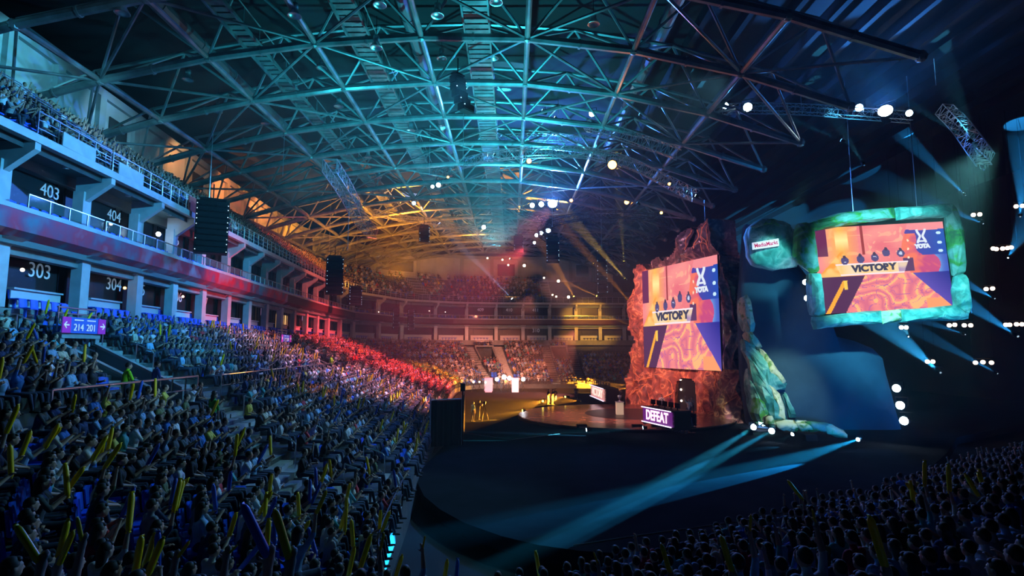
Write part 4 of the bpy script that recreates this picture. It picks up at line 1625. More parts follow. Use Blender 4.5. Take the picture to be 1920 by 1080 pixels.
# the rock wall: relief grid cut by outlines read in the plane of the wall
out_px = [(1188, 762), (1186, 735), (1192, 715), (1196, 690), (1194, 668), (1198, 640), (1193, 615), (1199, 590), (1192, 565), (1190, 545), (1196, 525), (1194, 506), (1202, 497), (1214, 496), (1222, 505), (1232, 503),
          (1232, 487), (1240, 481), (1250, 486), (1256, 490), (1270, 476), (1282, 462), (1292, 436), (1302, 426), (1310, 432), (1311, 448), (1305, 468), (1316, 462), (1318, 436), (1326, 420), (1338, 412), (1352, 412), (1357, 470),
          (1376, 500), (1386, 540), (1392, 590), (1396, 640), (1398, 700), (1402, 760), (1404, 792)]
outl = [wallp(*p) for p in out_px]
outl[0] = (outl[0][0], -0.05)
outl[-1] = (outl[-1][0], -0.05)
scr = [wallp(1219, 687), wallp(1366, 697), wallp(1355, 470), wallp(1219, 516)]
s0, s1 = scr[0][0], scr[1][0]
z0, z1 = (scr[0][1] + scr[1][1]) / 2, (scr[2][1] + scr[3][1]) / 2
tun = [wallp(*p) for p in ((1269, 772), (1269, 735), (1271, 716), (1280, 709), (1296, 709), (1305, 716), (1308, 740), (1309, 776))]
tun[0] = (tun[0][0], -1)
tun[-1] = (tun[-1][0], -1)
e = empty('rock_stage_set', WA + WE * 9)
L = e.location.copy()
ST = .16
S0, S1, Z1 = min(p[0] for p in outl), max(p[0] for p in outl), max(p[1] for p in outl)
nS, nZ = int((S1 - S0) / ST) + 1, int(Z1 / ST) + 2


def relief(s, z):
    r_ = relief0(s, z)
    ds = max(s0 - s, s - s1, 0)
    dz = max(z0 - z, z - z1, 0)
    k = min(1, math.hypot(ds, dz) / .8)
    r_ = min(r_, .55) * (1 - k) + r_ * k
    ts_, te_ = tun[0][0], tun[-1][0]
    dt = math.hypot(max(ts_ - s, s - te_, 0), max(z - 4.2, 0))
    k = min(1, dt / 1.2)
    return .15 * (1 - k) + r_ * k


def relief0(s, z):
    a = noise.fractal(Vector((s * .32, z * .22, 3)), 1.0, 2.0, 4)
    b = 1 - abs(noise.noise(Vector((s * .75, z * .35, 9)))) * 2
    edge_ = min(abs(s - s0), abs(s - s1)) if z0 < z < z1 else min(abs(z - z0), abs(z - z1))
    return .55 + a * .9 + b * .55


for part, mt in (('rock_face', 'rock_lava'), ('rock_crest', 'rock_wet')):
    m_ = MB()
    idx = {}
    def vid(i, j, back):
        k = (i, j, back)
        if k not in idx:
            s, z = S0 + i * ST, j * ST
            p = WA + WE * s + Vector((0, 0, z)) + WN * (relief(s, z) if not back else -1.6) - L
            idx[k] = len(m_.v)
            m_.v.append(tuple(p))
        return idx[k]
    cells = set()
    for j in range(nZ):
        for i in range(nS):
            s, z = S0 + (i + .5) * ST, (j + .5) * ST
            if not inpoly(s, z, outl) or inpoly(s, z, tun):
                continue
            if s0 < s < s1 and z0 < z < z1:
                continue
            crest = z > z1 - .1 + .5 * noise.noise(Vector((s, 0, 0))) and s > S0 + 5 or (s > s1 and z > 4.5)
            if crest != (part == 'rock_crest'):
                continue
            cells.add((i, j))
    for (i, j) in cells:
        m_.f.append((vid(i, j, 0), vid(i + 1, j, 0), vid(i + 1, j + 1, 0), vid(i, j + 1, 0))[::-1])
        m_.f.append((vid(i, j, 1), vid(i + 1, j, 1), vid(i + 1, j + 1, 1), vid(i, j + 1, 1)))
        for (di, dj, a, b) in ((-1, 0, (0, 0), (0, 1)), (1, 0, (1, 1), (1, 0)), (0, -1, (1, 0), (0, 0)), (0, 1, (0, 1), (1, 1))):
            if (i + di, j + dj) not in cells:
                m_.f.append((vid(i + a[0], j + a[1], 0), vid(i + b[0], j + b[1], 0), vid(i + b[0], j + b[1], 1), vid(i + a[0], j + a[1], 1)))
    m_.m = [0] * len(m_.f)
    m_.build(part, M[mt], e, smooth=True)
# lumpy roots and veins over the face
M['vein'] = mat('projected_vein_color', (1.0, 0.40, 0.18), .5)  # vein colour stands for projected light
for k in range(42):
    m_ = MB()
    if k < 16:
        s, z = S0 + random.uniform(.2, 1.6), random.uniform(.5, 13)
    elif k < 30:
        s, z = random.uniform(S0 + 1, S1 - 1), random.uniform(.4, 3.6)
    else:
        s, z = random.uniform(S0 + 8, S1 - 1.6), random.uniform(z1 + .2, z1 + 1.4)
    pts = []
    ang = random.uniform(1.1, 2.0)
    for q in range(9):
        if not inpoly(s, z, outl) or inpoly(s, z, tun) or (s0 - .2 < s < s1 + .2 and z0 - .2 < z < z1 + .2):
            break
        pts.append(WA + WE * s + Vector((0, 0, z)) + WN * (relief(s, z) + .02) - L)
        ang += random.uniform(-.7, .7)
        s += math.cos(ang) * .38
        z += math.sin(ang) * .38
    if len(pts) > 2:
        m_.path(pts, random.uniform(.035, .08), 5)
        m_.build('lava_vein', M['vein'], e, smooth=True)
m_ = MB()
for k in range(3):
    q = [(tun[0][0] + .1, 0), (tun[-1][0] - .1, 0), (tun[-1][0] - .1, 4.0), (tun[0][0] + .1, 4.0)]
m_.prism([WA + WE * s + Vector((0, 0, z)) - WN * 1.4 - L for s, z in q], -WN * .1)
m_.v = [tuple(Vector(v) + WN * 1.25) for v in m_.v]
m_.build('tunnel_dark_sheet', M['black'], e)  # black sheet standing in for the dark inside the tunnel
for zz in (3.2, 2.2, 1.1):
    m_ = MB()
    m_.ball(WA + WE * (tun[0][0] + .8) + Vector((0, 0, zz)) - WN * .0 - L, .11, 8)
    m_.build('tunnel_lamp', M['bulb_warm'], e)
bl = WA + WE * s0 + Vector((0, 0, z0)) + WN * .75
br = WA + WE * s1 + Vector((0, 0, z0)) + WN * .75
tl_ = WA + WE * s0 + Vector((0, 0, z1)) + WN * .75
tag(e, 'tall rock stage wall with projected lava veins around the main screen and a dark tunnel', 'stage set')
e2 = empty('main_screen', (bl + br) / 2)
bpy.context.view_layer.update()
make_screen(e2, bl, br, tl_, WN)
m_ = MB()
lo = e2.location
m_.prism([bl - lo - WN * .1, br - lo - WN * .1, br - lo - WN * .1 + (tl_ - bl), tl_ - lo - WN * .1], -WN * .5)
m_.build('screen_housing', M['blackmetal'], e2)
tag(e2, 'main video screen in the rock wall, showing the victory desk in red and blue', 'screen')


def pebble(m_, px_poly, Y, bulge, depth=1.2, rings=5, yaw=0.0, jitter=.0, mi=0, rel=None):
    """rounded stone whose outline is px_poly at distance Y, swelling toward the hall by bulge and away by depth"""
    O = [P(x, y, Y) for x, y in px_poly]
    c = sum(O, Vector()) / len(O)
    if yaw:
        O = [c + Matrix.Rotation(yaw, 3, 'Z') @ (p - c) for p in O]
    # densify the outline
    D = []
    for a, b in zip(O, O[1:] + O[:1]):
        for k in range(3):
            D.append(a.lerp(b, k / 3))
    n = len(D)
    vs = []
    R = Vector((0, 0, 0)) if rel is None else rel
    fr = Matrix.Rotation(yaw, 3, 'Z') @ Vector((0, -1, 0))
    for side, amt in ((1, bulge), (-1, depth)):
        for k in range(rings):
            sc = math.cos(k / rings * PI / 2)
            off = math.sin(k / rings * PI / 2) * amt
            for p in D:
                q = c + (p - c) * (sc * .97 + .03) + fr * off * side
                if jitter:
                    q = q + Vector((1, 1, 1)) * noise.noise(p * .9 + Vector((k, 0, 0))) * jitter
                vs.append(q - R)
        vs.append(c + fr * amt * side - R)
    fs = []
    blk = rings * n + 1
    for sd in (0, 1):
        o_ = sd * blk
        for k in range(rings - 1):
            for i in range(n):
                j = (i + 1) % n
                f = (o_ + k * n + i, o_ + k * n + j, o_ + (k + 1) * n + j, o_ + (k + 1) * n + i)
                fs.append(f if sd == 0 else f[::-1])
        for i in range(n):
            j = (i + 1) % n
            f = (o_ + (rings - 1) * n + i, o_ + (rings - 1) * n + j, o_ + rings * n)
            fs.append(f if sd == 0 else f[::-1])
    for i in range(n):
        j = (i + 1) % n
        fs.append((i, blk + i, blk + j, j))
    m_.add(vs, fs, mi)


M['moss'] = mat_ramp('mossy_stone', 0.9, [(0.36, (0.02, 0.13, 0.05)), (0.46, (0.06, 0.30, 0.05)), (0.52, (0.12, 0.32, 0.26)), (0.62, (0.22, 0.46, 0.42)), (0.7, (0.10, 0.28, 0.24))], .6, distort=.8, bump=.5)
M['tealstone'] = mat_ramp('teal_stone', 1.2, [(0.36, (0.05, 0.26, 0.24)), (0.5, (0.12, 0.48, 0.44)), (0.64, (0.36, 0.68, 0.62)), (0.7, (0.10, 0.34, 0.3))], .55, distort=1.0, bump=.5)
M['palestone'] = mat_ramp('pale_lichen_stone', 1.5, [(0.38, (0.22, 0.40, 0.10)), (0.46, (0.78, 0.76, 0.48)), (0.62, (0.86, 0.82, 0.60)), (0.7, (0.5, 0.55, 0.3))], .65, distort=.6, bump=.5)
M['hillcloth'] = mat_ramp('dark_hill_cloth', .25, [(0.35, (0.02, 0.07, 0.14)), (0.6, (0.04, 0.11, 0.20))], .9, bump=.2)

# dark hill behind the stones
e = empty('dark_hill', P(1540, 800, 47) * 1.0)
L = e.location.copy()
bpy.context.view_layer.update()
m_ = MB()
pebble(m_, [(1398, 420), (1440, 440), (1480, 490), (1498, 520), (1512, 560), (1522, 605), (1550, 628), (1590, 638), (1625, 652), (1645, 672), (1652, 705), (1662, 740), (1672, 780), (1686, 826), (1670, 840), (1600, 836), (1500, 828), (1420, 815), (1404, 795), (1392, 700), (1388, 560)],
       47, 3.2, 5.0, rings=9, rel=L)
m_.build('cloth_shell', M['hillcloth'], e, smooth=True)
tag(e, 'huge dark blue-lit hill of draped cloth swelling behind the stone foot and side screen', 'stage set')

# stone spine and foot
e = empty('stone_spine', P(1440, 800, 44.5))
L = e.location.copy()
for nm, mt, poly, Y, bu in (('pale_face', 'palestone', [(1392, 556), (1400, 552), (1407, 562), (1410, 590), (1414, 606), (1405, 612), (1397, 598), (1392, 575)], 44, .5),
                            ('pale_face', 'palestone', [(1399, 622), (1410, 622), (1418, 634), (1428, 652), (1418, 655), (1408, 648)], 44, .5),
                            ('pale_face', 'palestone', [(1424, 652), (1434, 660), (1448, 682), (1462, 700), (1473, 718), (1466, 722), (1446, 712), (1434, 690)], 43.4, .5),
                            ('pale_face', 'palestone', [(1440, 722), (1450, 728), (1462, 740), (1470, 768), (1472, 788), (1458, 780), (1448, 752)], 43, .5),
                            ('teal_stone', 'tealstone', [(1388, 560), (1396, 566), (1402, 600), (1414, 610), (1412, 622), (1402, 624), (1392, 600)], 44.5, .8),
                            ('teal_stone', 'tealstone', [(1390, 636), (1400, 640), (1412, 655), (1428, 660), (1440, 690), (1452, 712), (1474, 722), (1472, 730), (1456, 732), (1436, 740), (1426, 715), (1410, 690), (1402, 668), (1392, 655)], 44, 1.0),
                            ('teal_stone', 'tealstone', [(1404, 672), (1420, 690), (1430, 712), (1438, 735), (1450, 756), (1462, 780), (1474, 790), (1468, 797), (1446, 795), (1436, 770), (1422, 742), (1412, 712)], 43.6, 1.1),
                            ('teal_stone', 'tealstone', [(1402, 690), (1412, 712), (1424, 745), (1430, 775), (1424, 798), (1416, 790), (1410, 752), (1404, 720)], 44.4, .9),
                            ('teal_stone', 'tealstone', [(1464, 738), (1472, 736), (1482, 760), (1492, 782), (1480, 782)], 44.6, .5),
                            ('moss_stone', 'moss', [(1418, 745), (1430, 752), (1438, 775), (1434, 797), (1422, 795), (1415, 775)], 43.4, .8)):
    m_ = MB()
    pebble(m_, poly, Y, bu, 1.6, 4, rel=L, jitter=.12)
    m_.build(nm, M[mt], e, smooth=False)
tag(e, 'leaning spine of teal and pale stones between the rock wall and hill', 'stage set')
e = empty('low_stone_row', P(1510, 815, 42))
L = e.location.copy()
for nm, mt, poly, Y in (('stone', 'palestone', [(1434, 782), (1442, 776), (1449, 785), (1450, 800), (1440, 802), (1432, 797)], 42.2), ('stone', 'palestone', [(1449, 792), (1470, 788), (1494, 790), (1500, 800), (1492, 808), (1462, 806), (1450, 801)], 42),
                        ('stone', 'palestone', [(1488, 790), (1510, 788), (1524, 792), (1524, 806), (1500, 808)], 41.8),
                        ('moss_stone', 'moss', [(1508, 790), (1530, 789), (1552, 793), (1560, 802), (1548, 810), (1520, 808)], 41.5), ('stone', 'palestone', [(1545, 796), (1560, 796), (1576, 803), (1587, 814), (1587, 822), (1570, 820), (1548, 813)], 41.2)):
    m_ = MB()
    pebble(m_, poly, Y, .6, .9, 4, rel=L, jitter=.15)
    m_.build(nm, M[mt], e, smooth=True)
tag(e, 'low row of pale stones, one bright green, at the foot of the hill', 'stage set')

# rock block with a white sign
YB = 42.0
e = empty('mossy_rock_block', P(1445, 500, YB))
L = e.location.copy()
m_ = MB()
pebble(m_, [(1404, 425), (1412, 418), (1426, 411), (1448, 412), (1468, 416), (1480, 422), (1486, 450), (1489, 480), (1490, 500), (1478, 502), (1455, 507), (1434, 504), (1415, 496), (1404, 480), (1401, 455), (1400, 437)], YB, 1.1, 2.2, 7, rel=L, jitter=.15)
m_.build('boulder', M['tealstone'], e, smooth=True)
m_ = MB()
pebble(m_, [(1424, 412), (1448, 411), (1466, 416), (1474, 426), (1450, 424), (1430, 422), (1414, 428), (1408, 424)], YB - .55, .45, .5, 5, rel=L, jitter=.1)
m_.build('moss_cap', M['moss'], e, smooth=True)
m_ = MB()
pebble(m_, [(1480, 424), (1488, 430), (1491, 465), (1494, 500), (1489, 502), (1486, 470), (1482, 440)], YB - .1, .5, .6, 4, rel=L)
m_.build('side_stone', M['moss'], e, smooth=True)
tag(e, 'mossy teal boulder hanging beside the side screen, carrying a white sign', 'stage set')
Ys = YB - 1.5
q = [P(1411, 455, Ys), P(1460, 447, Ys), P(1461, 461, Ys), P(1412, 468, Ys)]
e = empty('sponsor_sign', sum(q, Vector()) / 4)
L = e.location.copy()
bpy.context.view_layer.update()
m_ = MB()
m_.prism([p - L for p in (q[3], q[2], q[1], q[0])], (0, .12, 0))
m_.build('sign_board', mat('sign_white', (.85, .85, .9), .5, emit=(.85, .85, .95), estr=.7), e)
m_ = MB()
for xk in (.25, .75):
    pp = q[0].lerp(q[1], xk).lerp(q[3].lerp(q[2], xk), .5) - L
    m_.bar(pp + Vector((0, .1, 0)), pp + Vector((0, 1.6, 0)), .05)
m_.build('sign_bracket', M['blackmetal'], e)
xd = (q[1] - q[0]).normalized()
t = place_text('MediaMarkt', .42, L + Vector((0, -.04, -.01)), xd, (0, 0, 1), mat('sign_red_letters', (.65, .03, .12), .5, emit=(.7, .05, .2), estr=.4), 'sign_letters', None, .008, .85)
mwt = t.matrix_world.copy()
t.parent = e
t.matrix_parent_inverse = Matrix.Translation(-L)
t.matrix_basis = mwt
tag(e, 'white shop sign with pink-red letters fixed on the mossy boulder', 'sign')

# side screen in its stone frame
YS = 40.0
cs = {k: P(x, y, YS) for k, (x, y) in dict(bl=(1540, 591), br=(1788, 574), tr=(1771, 406), tl=(1524, 430)).items()}
e = empty('side_screen', cs['bl'].lerp(cs['br'], .5))
L = e.location.copy()
bpy.context.view_layer.update()
make_screen(e, cs['bl'], cs['br'], cs['tl'] + (cs['tr'] - cs['tl'] - cs['br'] + cs['bl']) * .0, Vector((0, -1, 0)))
m_ = MB()
m_.prism([P(1530, 596, YS + .1) - L, P(1795, 580, YS + .1) - L, P(1775, 400, YS + .1) - L, P(1518, 425, YS + .1) - L], (0, .5, 0))
m_.build('screen_housing', M['blackmetal'], e)
blocks = [
    ('stone_block', 'moss', [(1500, 424), (1530, 413), (1570, 400), (1620, 393), (1676, 390), (1679, 410), (1640, 416), (1580, 424), (1526, 434), (1510, 432)]),
    ('stone_block', 'tealstone', [(1677, 390), (1730, 386), (1770, 383), (1785, 384), (1786, 402), (1768, 408), (1720, 410), (1680, 414)]),
    ('stone_block', 'moss', [(1494, 420), (1512, 416), (1525, 432), (1530, 470), (1534, 510), (1520, 512), (1498, 494), (1488, 484), (1490, 450)]),
    ('stone_block', 'tealstone', [(1516, 512), (1535, 512), (1540, 550), (1544, 592), (1532, 596), (1522, 592), (1518, 550)]),
    ('stone_block', 'moss', [(1772, 384), (1786, 384), (1800, 428), (1803, 470), (1806, 514), (1788, 518), (1780, 470), (1774, 420)]),
    ('stone_block', 'tealstone', [(1790, 517), (1806, 514), (1812, 550), (1816, 585), (1812, 590), (1788, 575), (1784, 545)]),
    ('stone_block', 'tealstone', [(1522, 594), (1560, 590), (1610, 585), (1652, 582), (1655, 606), (1600, 610), (1550, 614), (1526, 618), (1521, 605)]),
    ('stone_block', 'palestone', [(1652, 583), (1684, 580), (1686, 603), (1654, 607)]),
    ('stone_block', 'tealstone', [(1684, 580), (1740, 577), (1790, 572), (1815, 588), (1814, 598), (1790, 602), (1740, 602), (1688, 604)]),
]
for nm, mt, poly in blocks:
    m_ = MB()
    pebble(m_, poly, YS - .1, .75, 1.0, 4, rel=L, jitter=.08)
    o = m_.build(nm, M[mt], e, smooth=False)
    if mt == 'moss':
        o['label'] = 'stone block covered in green moss'
tag(e, 'hanging side video screen in a mossy teal stone frame, showing the victory desk', 'screen')
for k_, (x_, Y_) in enumerate(((1600, 40.6), (1720, 40.6))):
    b = P(x_, 400, Y_)
    m_ = MB()
    m_.bar(b, (b.x, b.y, 26.5), .03, 5)
    o = m_.build('screen_cable', M['alu'], loc=b)
    tag(o, 'thin steel cable holding up the side screen, %s of the two' % ['one nearer the boulder', 'outer one'][k_], 'cable')

# player desks
M['desk_panel'] = mat('desk_front_dark', (.05, .01, .07), .4, emit=(.25, .03, .35), estr=.5)
M['desk_panel2'] = mat('desk_front_orange', (.35, .15, .15), .4, emit=(.9, .35, .30), estr=.6)
M['desk_txt'] = emi('desk_letters', (1.0, .55, .80), 2.0)
M['desk_txt2'] = emi('desk_letters_dark', (1.0, .78, .66), 1.3)
M['desk_edge'] = emi('desk_light_strip', (.9, .7, 1.0), 2.2)


def desk(name, a, b, text, zb, zt, pm, tm, back, label):
    """a, b: floor ends of the front panel"""
    e = empty(name, (a + b) / 2)
    L = e.location.copy()
    bpy.context.view_layer.update()
    xd = (b - a).normalized()
    nrm = Vector((xd.y, -xd.x, 0))
    if nrm.dot(Vector((-1, -.3, 0))) < 0:
        nrm = -nrm
    up = Vector((0, 0, 1))
    m_ = MB()
    m_.prism([a + up * zb - L, b + up * zb - L, b + up * zt - L, a + up * zt - L], -nrm * .12)
    m_.build('front_panel', M[pm], e)
    m_ = MB()
    m_.prism([a + up * zt - L + nrm * .1, b + up * zt - L + nrm * .1, b + up * (zt + .08) - L + nrm * .1, a + up * (zt + .08) - L + nrm * .1], -nrm * (back + .1))
    m_.build('desk_top', M['blackmetal'], e)
    m_ = MB()
    for z_ in (zb - .02, zt):
        m_.prism([a + up * z_ - L + nrm * .11, b + up * z_ - L + nrm * .11, b + up * (z_ + .07) - L + nrm * .11, a + up * (z_ + .07) - L + nrm * .11], nrm * .03)
    m_.build('light_strip', M['desk_edge'], e)
    for p in (a, b):
        m_ = MB()
        m_.prism([p + up * .3 - L, p - nrm * back + up * .3 - L, p - nrm * back + up * zt - L, p + up * zt - L], xd * (.06 if p is a else -.06))
        m_.build('side_panel', M['blackmetal'], e)
    t = place_text(text, (zt - zb) * .95, (a + b) / 2 + up * ((zb + zt) / 2) + nrm * .04, xd, up, M[tm], 'desk_letters', None, .03, (b - a).length * .8 / (len(text) * (zt - zb) * .95 * .62))
    mwt = t.matrix_world.copy()
    t.parent = e
    t.matrix_parent_inverse = Matrix.Translation(-L)
    t.matrix_basis = mwt
    for k in range(5):
        c = a.lerp(b, (k + .5) / 5) - nrm * back * .45 + up * (zt + .08) - L
        m_ = MB()
        m_.box(c + up * .32, (.62, .05, .36), math.atan2(xd.y, xd.x))
        m_.box(c + up * .08, (.08, .05, .16), math.atan2(xd.y, xd.x))
        m_.box(c + up * .01, (.26, .18, .02), math.atan2(xd.y, xd.x))
        m_.build('monitor', M['blackmetal'], e)
    tag(e, label, 'desk')
    return a, b, nrm, back, zt


D1 = desk('player_desk', G(1206, 802, .3), G(1262, 816, .3), 'DEFEAT', .5, 1.55, 'desk_panel', 'desk_txt', 1.5, 'dark player desk with glowing pink DEFEAT letters nearer the hall')
D2 = desk('player_desk', G(1108, 750, .3), G(1134, 762, .3), 'VICTORY', .5, 1.75, 'desk_panel2', 'desk_txt2', 1.5, 'player desk with an orange glowing VICTORY front across the round stage')

# trophy pedestal
q = G(1162, 777, .3)
e = empty('trophy_pedestal', q)
m_ = MB()
m_.box((0, 0, .55), (.62, .62, 1.1))
m_.build('plinth', mat('lit_plinth', (.75, .6, .45), .5, emit=(1, .7, .45), estr=.35), e)
m_ = MB()
m_.box((0, 0, 1.12), (.7, .7, .06))
m_.build('cap', M['white'], e)
tag(e, 'pale square trophy pedestal on the dark inner circle of the stage', 'pedestal')
m_ = MB()
m_.lathe([(.16, 0), (.16, .05), (.05, .08), (.04, .22), (.14, .36), (.18, .55), (.15, .55), (.0, .36)], (0, 0, 0), n=14)
o = m_.build('trophy', M['chrome'], smooth=True)
o.location = q + Vector((0, 0, 1.15))
tag(o, 'silver cup standing on the pale square pedestal', 'trophy')

# drape box that closes the near end of the stand
m_ = None
e = empty('drape_enclosure', G(840, 830, 0))
L = e.location.copy()
pts = [G(806, 838, 0), G(866, 834, 0), G(870, 800, 0)]
m_ = MB()
for a, b in zip(pts[:-1], pts[1:]):
    n_ = 16
    V = []
    for k in range(n_ + 1):
        p = a.lerp(b, k / n_)
        w_ = (b - a).normalized().cross(Vector((0, 0, 1))) * .07 * math.sin(k * 2.4)
        V.append(p + w_ - L)
    for k in range(n_):
        m_.add([V[k], V[k + 1], V[k + 1] + Vector((0, 0, 2.9)), V[k] + Vector((0, 0, 2.9))], [(0, 1, 2, 3)])
m_.build('drape', M['black'], e)
for p in pts:
    m_ = MB()
    m_.bar(p - L, p - L + Vector((0, 0, 3.2)), .05)
    m_.build('pole', M['alu'], e)
m_ = MB()
m_.path([p - L + Vector((0, 0, 2.95)) for p in pts], .04)
m_.build('top_bar', M['alu'], e)
tag(e, 'black drape hung on poles at the edge of the arena floor beside the stand', 'drape')
m_ = MB()
b = P(868, 726, 38)
m_.bar((b.x, b.y, 0), b, .05)
m_.box(b, (.3, .5, .5))
o = m_.build('lamp_stand', M['blackmetal'], loc=(b.x, b.y, 0))
tag(o, 'tall thin lamp stand behind the black drape', 'stand')
# interview corner at the far side: tripod lights, banner stands, table
for k_, (x_, y_, r_) in enumerate(((932, 711, .34), (945, 707, .42), (955, 709, .38), (981, 711, .36), (888, 716, .22), (899, 716, .18), (910, 717, .18))):
    c = P(x_, y_, 84)
    e = empty('tripod_light', (c.x, c.y, 0))
    m_ = MB()
    m_.ball((0, -.1, c.z), r_ * .8, 10, sz=(1, .5, 1))
    m_.build('soft_head', M['bulb_warm'] if k_ > 3 else M['bulb_hot'], e, smooth=True)
    m_ = MB()
    m_.bar((0, 0, .6), (0, 0, c.z), .04)
    for q in range(3):
        m_.bar((0, 0, .9), (.6 * math.cos(q * 2.1), .6 * math.sin(q * 2.1), 0), .03)
    m_.build('tripod', M['blackmetal'], e)
    tag(e, uniq('%s tripod light of the far interview corner, %s along' % (['small warm', 'bright white'][k_ < 4], ordw(k_ + 1)), ['']), 'lamp', 'interview lights')
spot('interview_light', P(950, 700, 86), P(930, 706, 97), 2500, (1, .62, .42), 140, .5, .5)
for k_, (x_, cc) in enumerate(((916, (.9, .55, .75)), (966, (.7, .7, .95)))):
    c = P(x_, 726, 84)
    m_ = MB()
    m_.box((c.x, c.y, c.z + .4), (1.2 if k_ == 0 else 1.0, .1, 1.9))
    m_.box((c.x, c.y, .06), (1.0, .5, .12))
    m_.bar((c.x, c.y + .1, 0), (c.x, c.y + .1, c.z), .05)
    o = m_.build('banner_stand', mat('banner_print_%d' % k_, cc, .5, emit=cc, estr=.7, noise_scale=1.5), loc=(c.x, c.y, 0))
    tag(o, ['pink lit banner stand with a tilted print near the far crowd', 'pale blue lit banner stand behind the far interview group'][k_], 'banner')
# stage monitor wedges and cables on the floor
for k_, (x_, y_) in enumerate(((1091, 806), (1195, 806), (1018, 756), (1062, 748), (1232, 806), (1400, 815), (1520, 826))):
    q = G(x_, y_, 0)
    m_ = MB()
    m_.prism([(q.x - .4, q.y - .25, 0), (q.x + .4, q.y - .25, 0), (q.x + .4, q.y - .1, .4), (q.x - .4, q.y - .1, .4)], (0, .4, 0))
    o = m_.build('floor_wedge', M['blackmetal'], loc=(q.x, q.y, 0))
    tag(o, uniq('small black floor wedge at the rim of the round stage, %s going round' % ordw(k_ + 1), ['']), 'speaker', 'floor wedges')
for k_, (l_) in enumerate(([(870, 812), (960, 824), (1060, 812), (1210, 808)], [(1075, 1022), (1200, 1003), (1400, 975), (1600, 930)])):
    m_ = MB()
    m_.path([G(x, y, .02) for x, y in l_], .018, 5)
    o = m_.build('floor_cable', M['steel2'])
    tag(o, ['thin cable crossing the floor before the round stage', 'long thin seam cable along the near rim of the floor', 'short bent cable lying on the near floor', 'looped cable lying on the lit near floor'][k_], 'cable')

# ------------------------------------------------------------------ people
def V3(*a):
    return Vector(a)


def body_spec(pose='lap', stand=False, lean=0.0, turn=0.0):
    """list of (a, ra, b, rb, zone) tapered limbs plus hand frames; faces +Y, feet on z=0"""
    S = []
    hz = .92 if stand else .50
    hip = V3(0, 0, hz)
    ln = V3(0, lean, 0)
    chest = hip + V3(0, .03, .36) + ln * .8
    neck = hip + V3(0, .03, .53) + ln
    head = neck + V3(0, .035, .15) + ln * .2
    S.append((hip, .145, hip + V3(0, .02, .16) + ln * .3, .13, 'shirt'))
    S.append((hip + V3(0, .02, .16) + ln * .3, .13, chest, .15, 'shirt'))
    for sx in (-1, 1):
        S.append((chest + V3(sx * .06, 0, .02), .125, chest + V3(sx * .15, 0, .10), .075, 'shirt'))
        S.append((hip + V3(sx * .05, 0, 0), .13, hip + V3(sx * .09, .0, 0), .115, 'trouser'))
    S.append((chest + V3(0, 0, .06), .11, neck, .06, 'shirt'))
    S.append((neck, .055, head + V3(0, -.01, -.06), .058, 'skin'))
    S.append(('head', head))
    for sx in (-1, 1):
        if stand:
            kn = V3(sx * .12, .03, .50)
            an = V3(sx * .14, -.02, .09)
            S.append((hip + V3(sx * .09, 0, 0), .10, kn, .065, 'trouser'))
        else:
            kn = V3(sx * .15, .42, .49)
            an = V3(sx * .14, .46 + .05 * sx, .09)
            S.append((hip + V3(sx * .09, .03, 0), .088, kn, .058, 'trouser'))
        S.append((kn, .066, an, .042, 'trouser'))
        S.append((an + V3(0, -.03, -.04), .042, an + V3(0, .16, -.055), .035, 'shoe'))
    hands = []
    for sx in (-1, 1):
        sh = chest + V3(sx * .19, .0, .10)
        if pose == 'lap':
            el, ha = sh + V3(sx * .06, .06, -.27), (V3(sx * .07, .30, .62) if not stand else sh + V3(sx * .06, .08, -.52))
        elif pose == 'clap':
            el, ha = sh + V3(sx * .05, .16, -.22), chest + V3(sx * .045, .36, .06)
        elif pose == 'raise':
            el, ha = sh + V3(sx * .12, .10, .20), sh + V3(sx * .10, .14, .46)
        elif pose == 'one_up':
            el, ha = (sh + V3(.10, .10, .22), sh + V3(.08, .15, .48)) if sx > 0 else (sh + V3(-.06, .06, -.27), chest + V3(-.10, .30, -.12))
        elif pose == 'sticks':
            el, ha = sh + V3(sx * .07, .14, -.18), sh + V3(sx * .0 - sx * .04, .34, -.02)
        elif pose == 'phone':
            el, ha = sh + V3(sx * .04, .20, -.14), chest + V3(sx * .05, .34, .26)
        else:  # crossed
            el, ha = sh + V3(sx * .05, .10, -.25), chest + V3(-sx * .08, .19, -.10)
        S.append((sh, .06, el, .045, 'shirt'))
        S.append((el, .044, ha, .030, 'skin' if pose not in ('crossed',) else 'shirt'))
        hands.append((ha, (ha - el).normalized(), sx))
    return S, hands, head


ZC = {'skin': 0, 'shirt': 1, 'trouser': 2, 'shoe': 3, 'hair': 4}


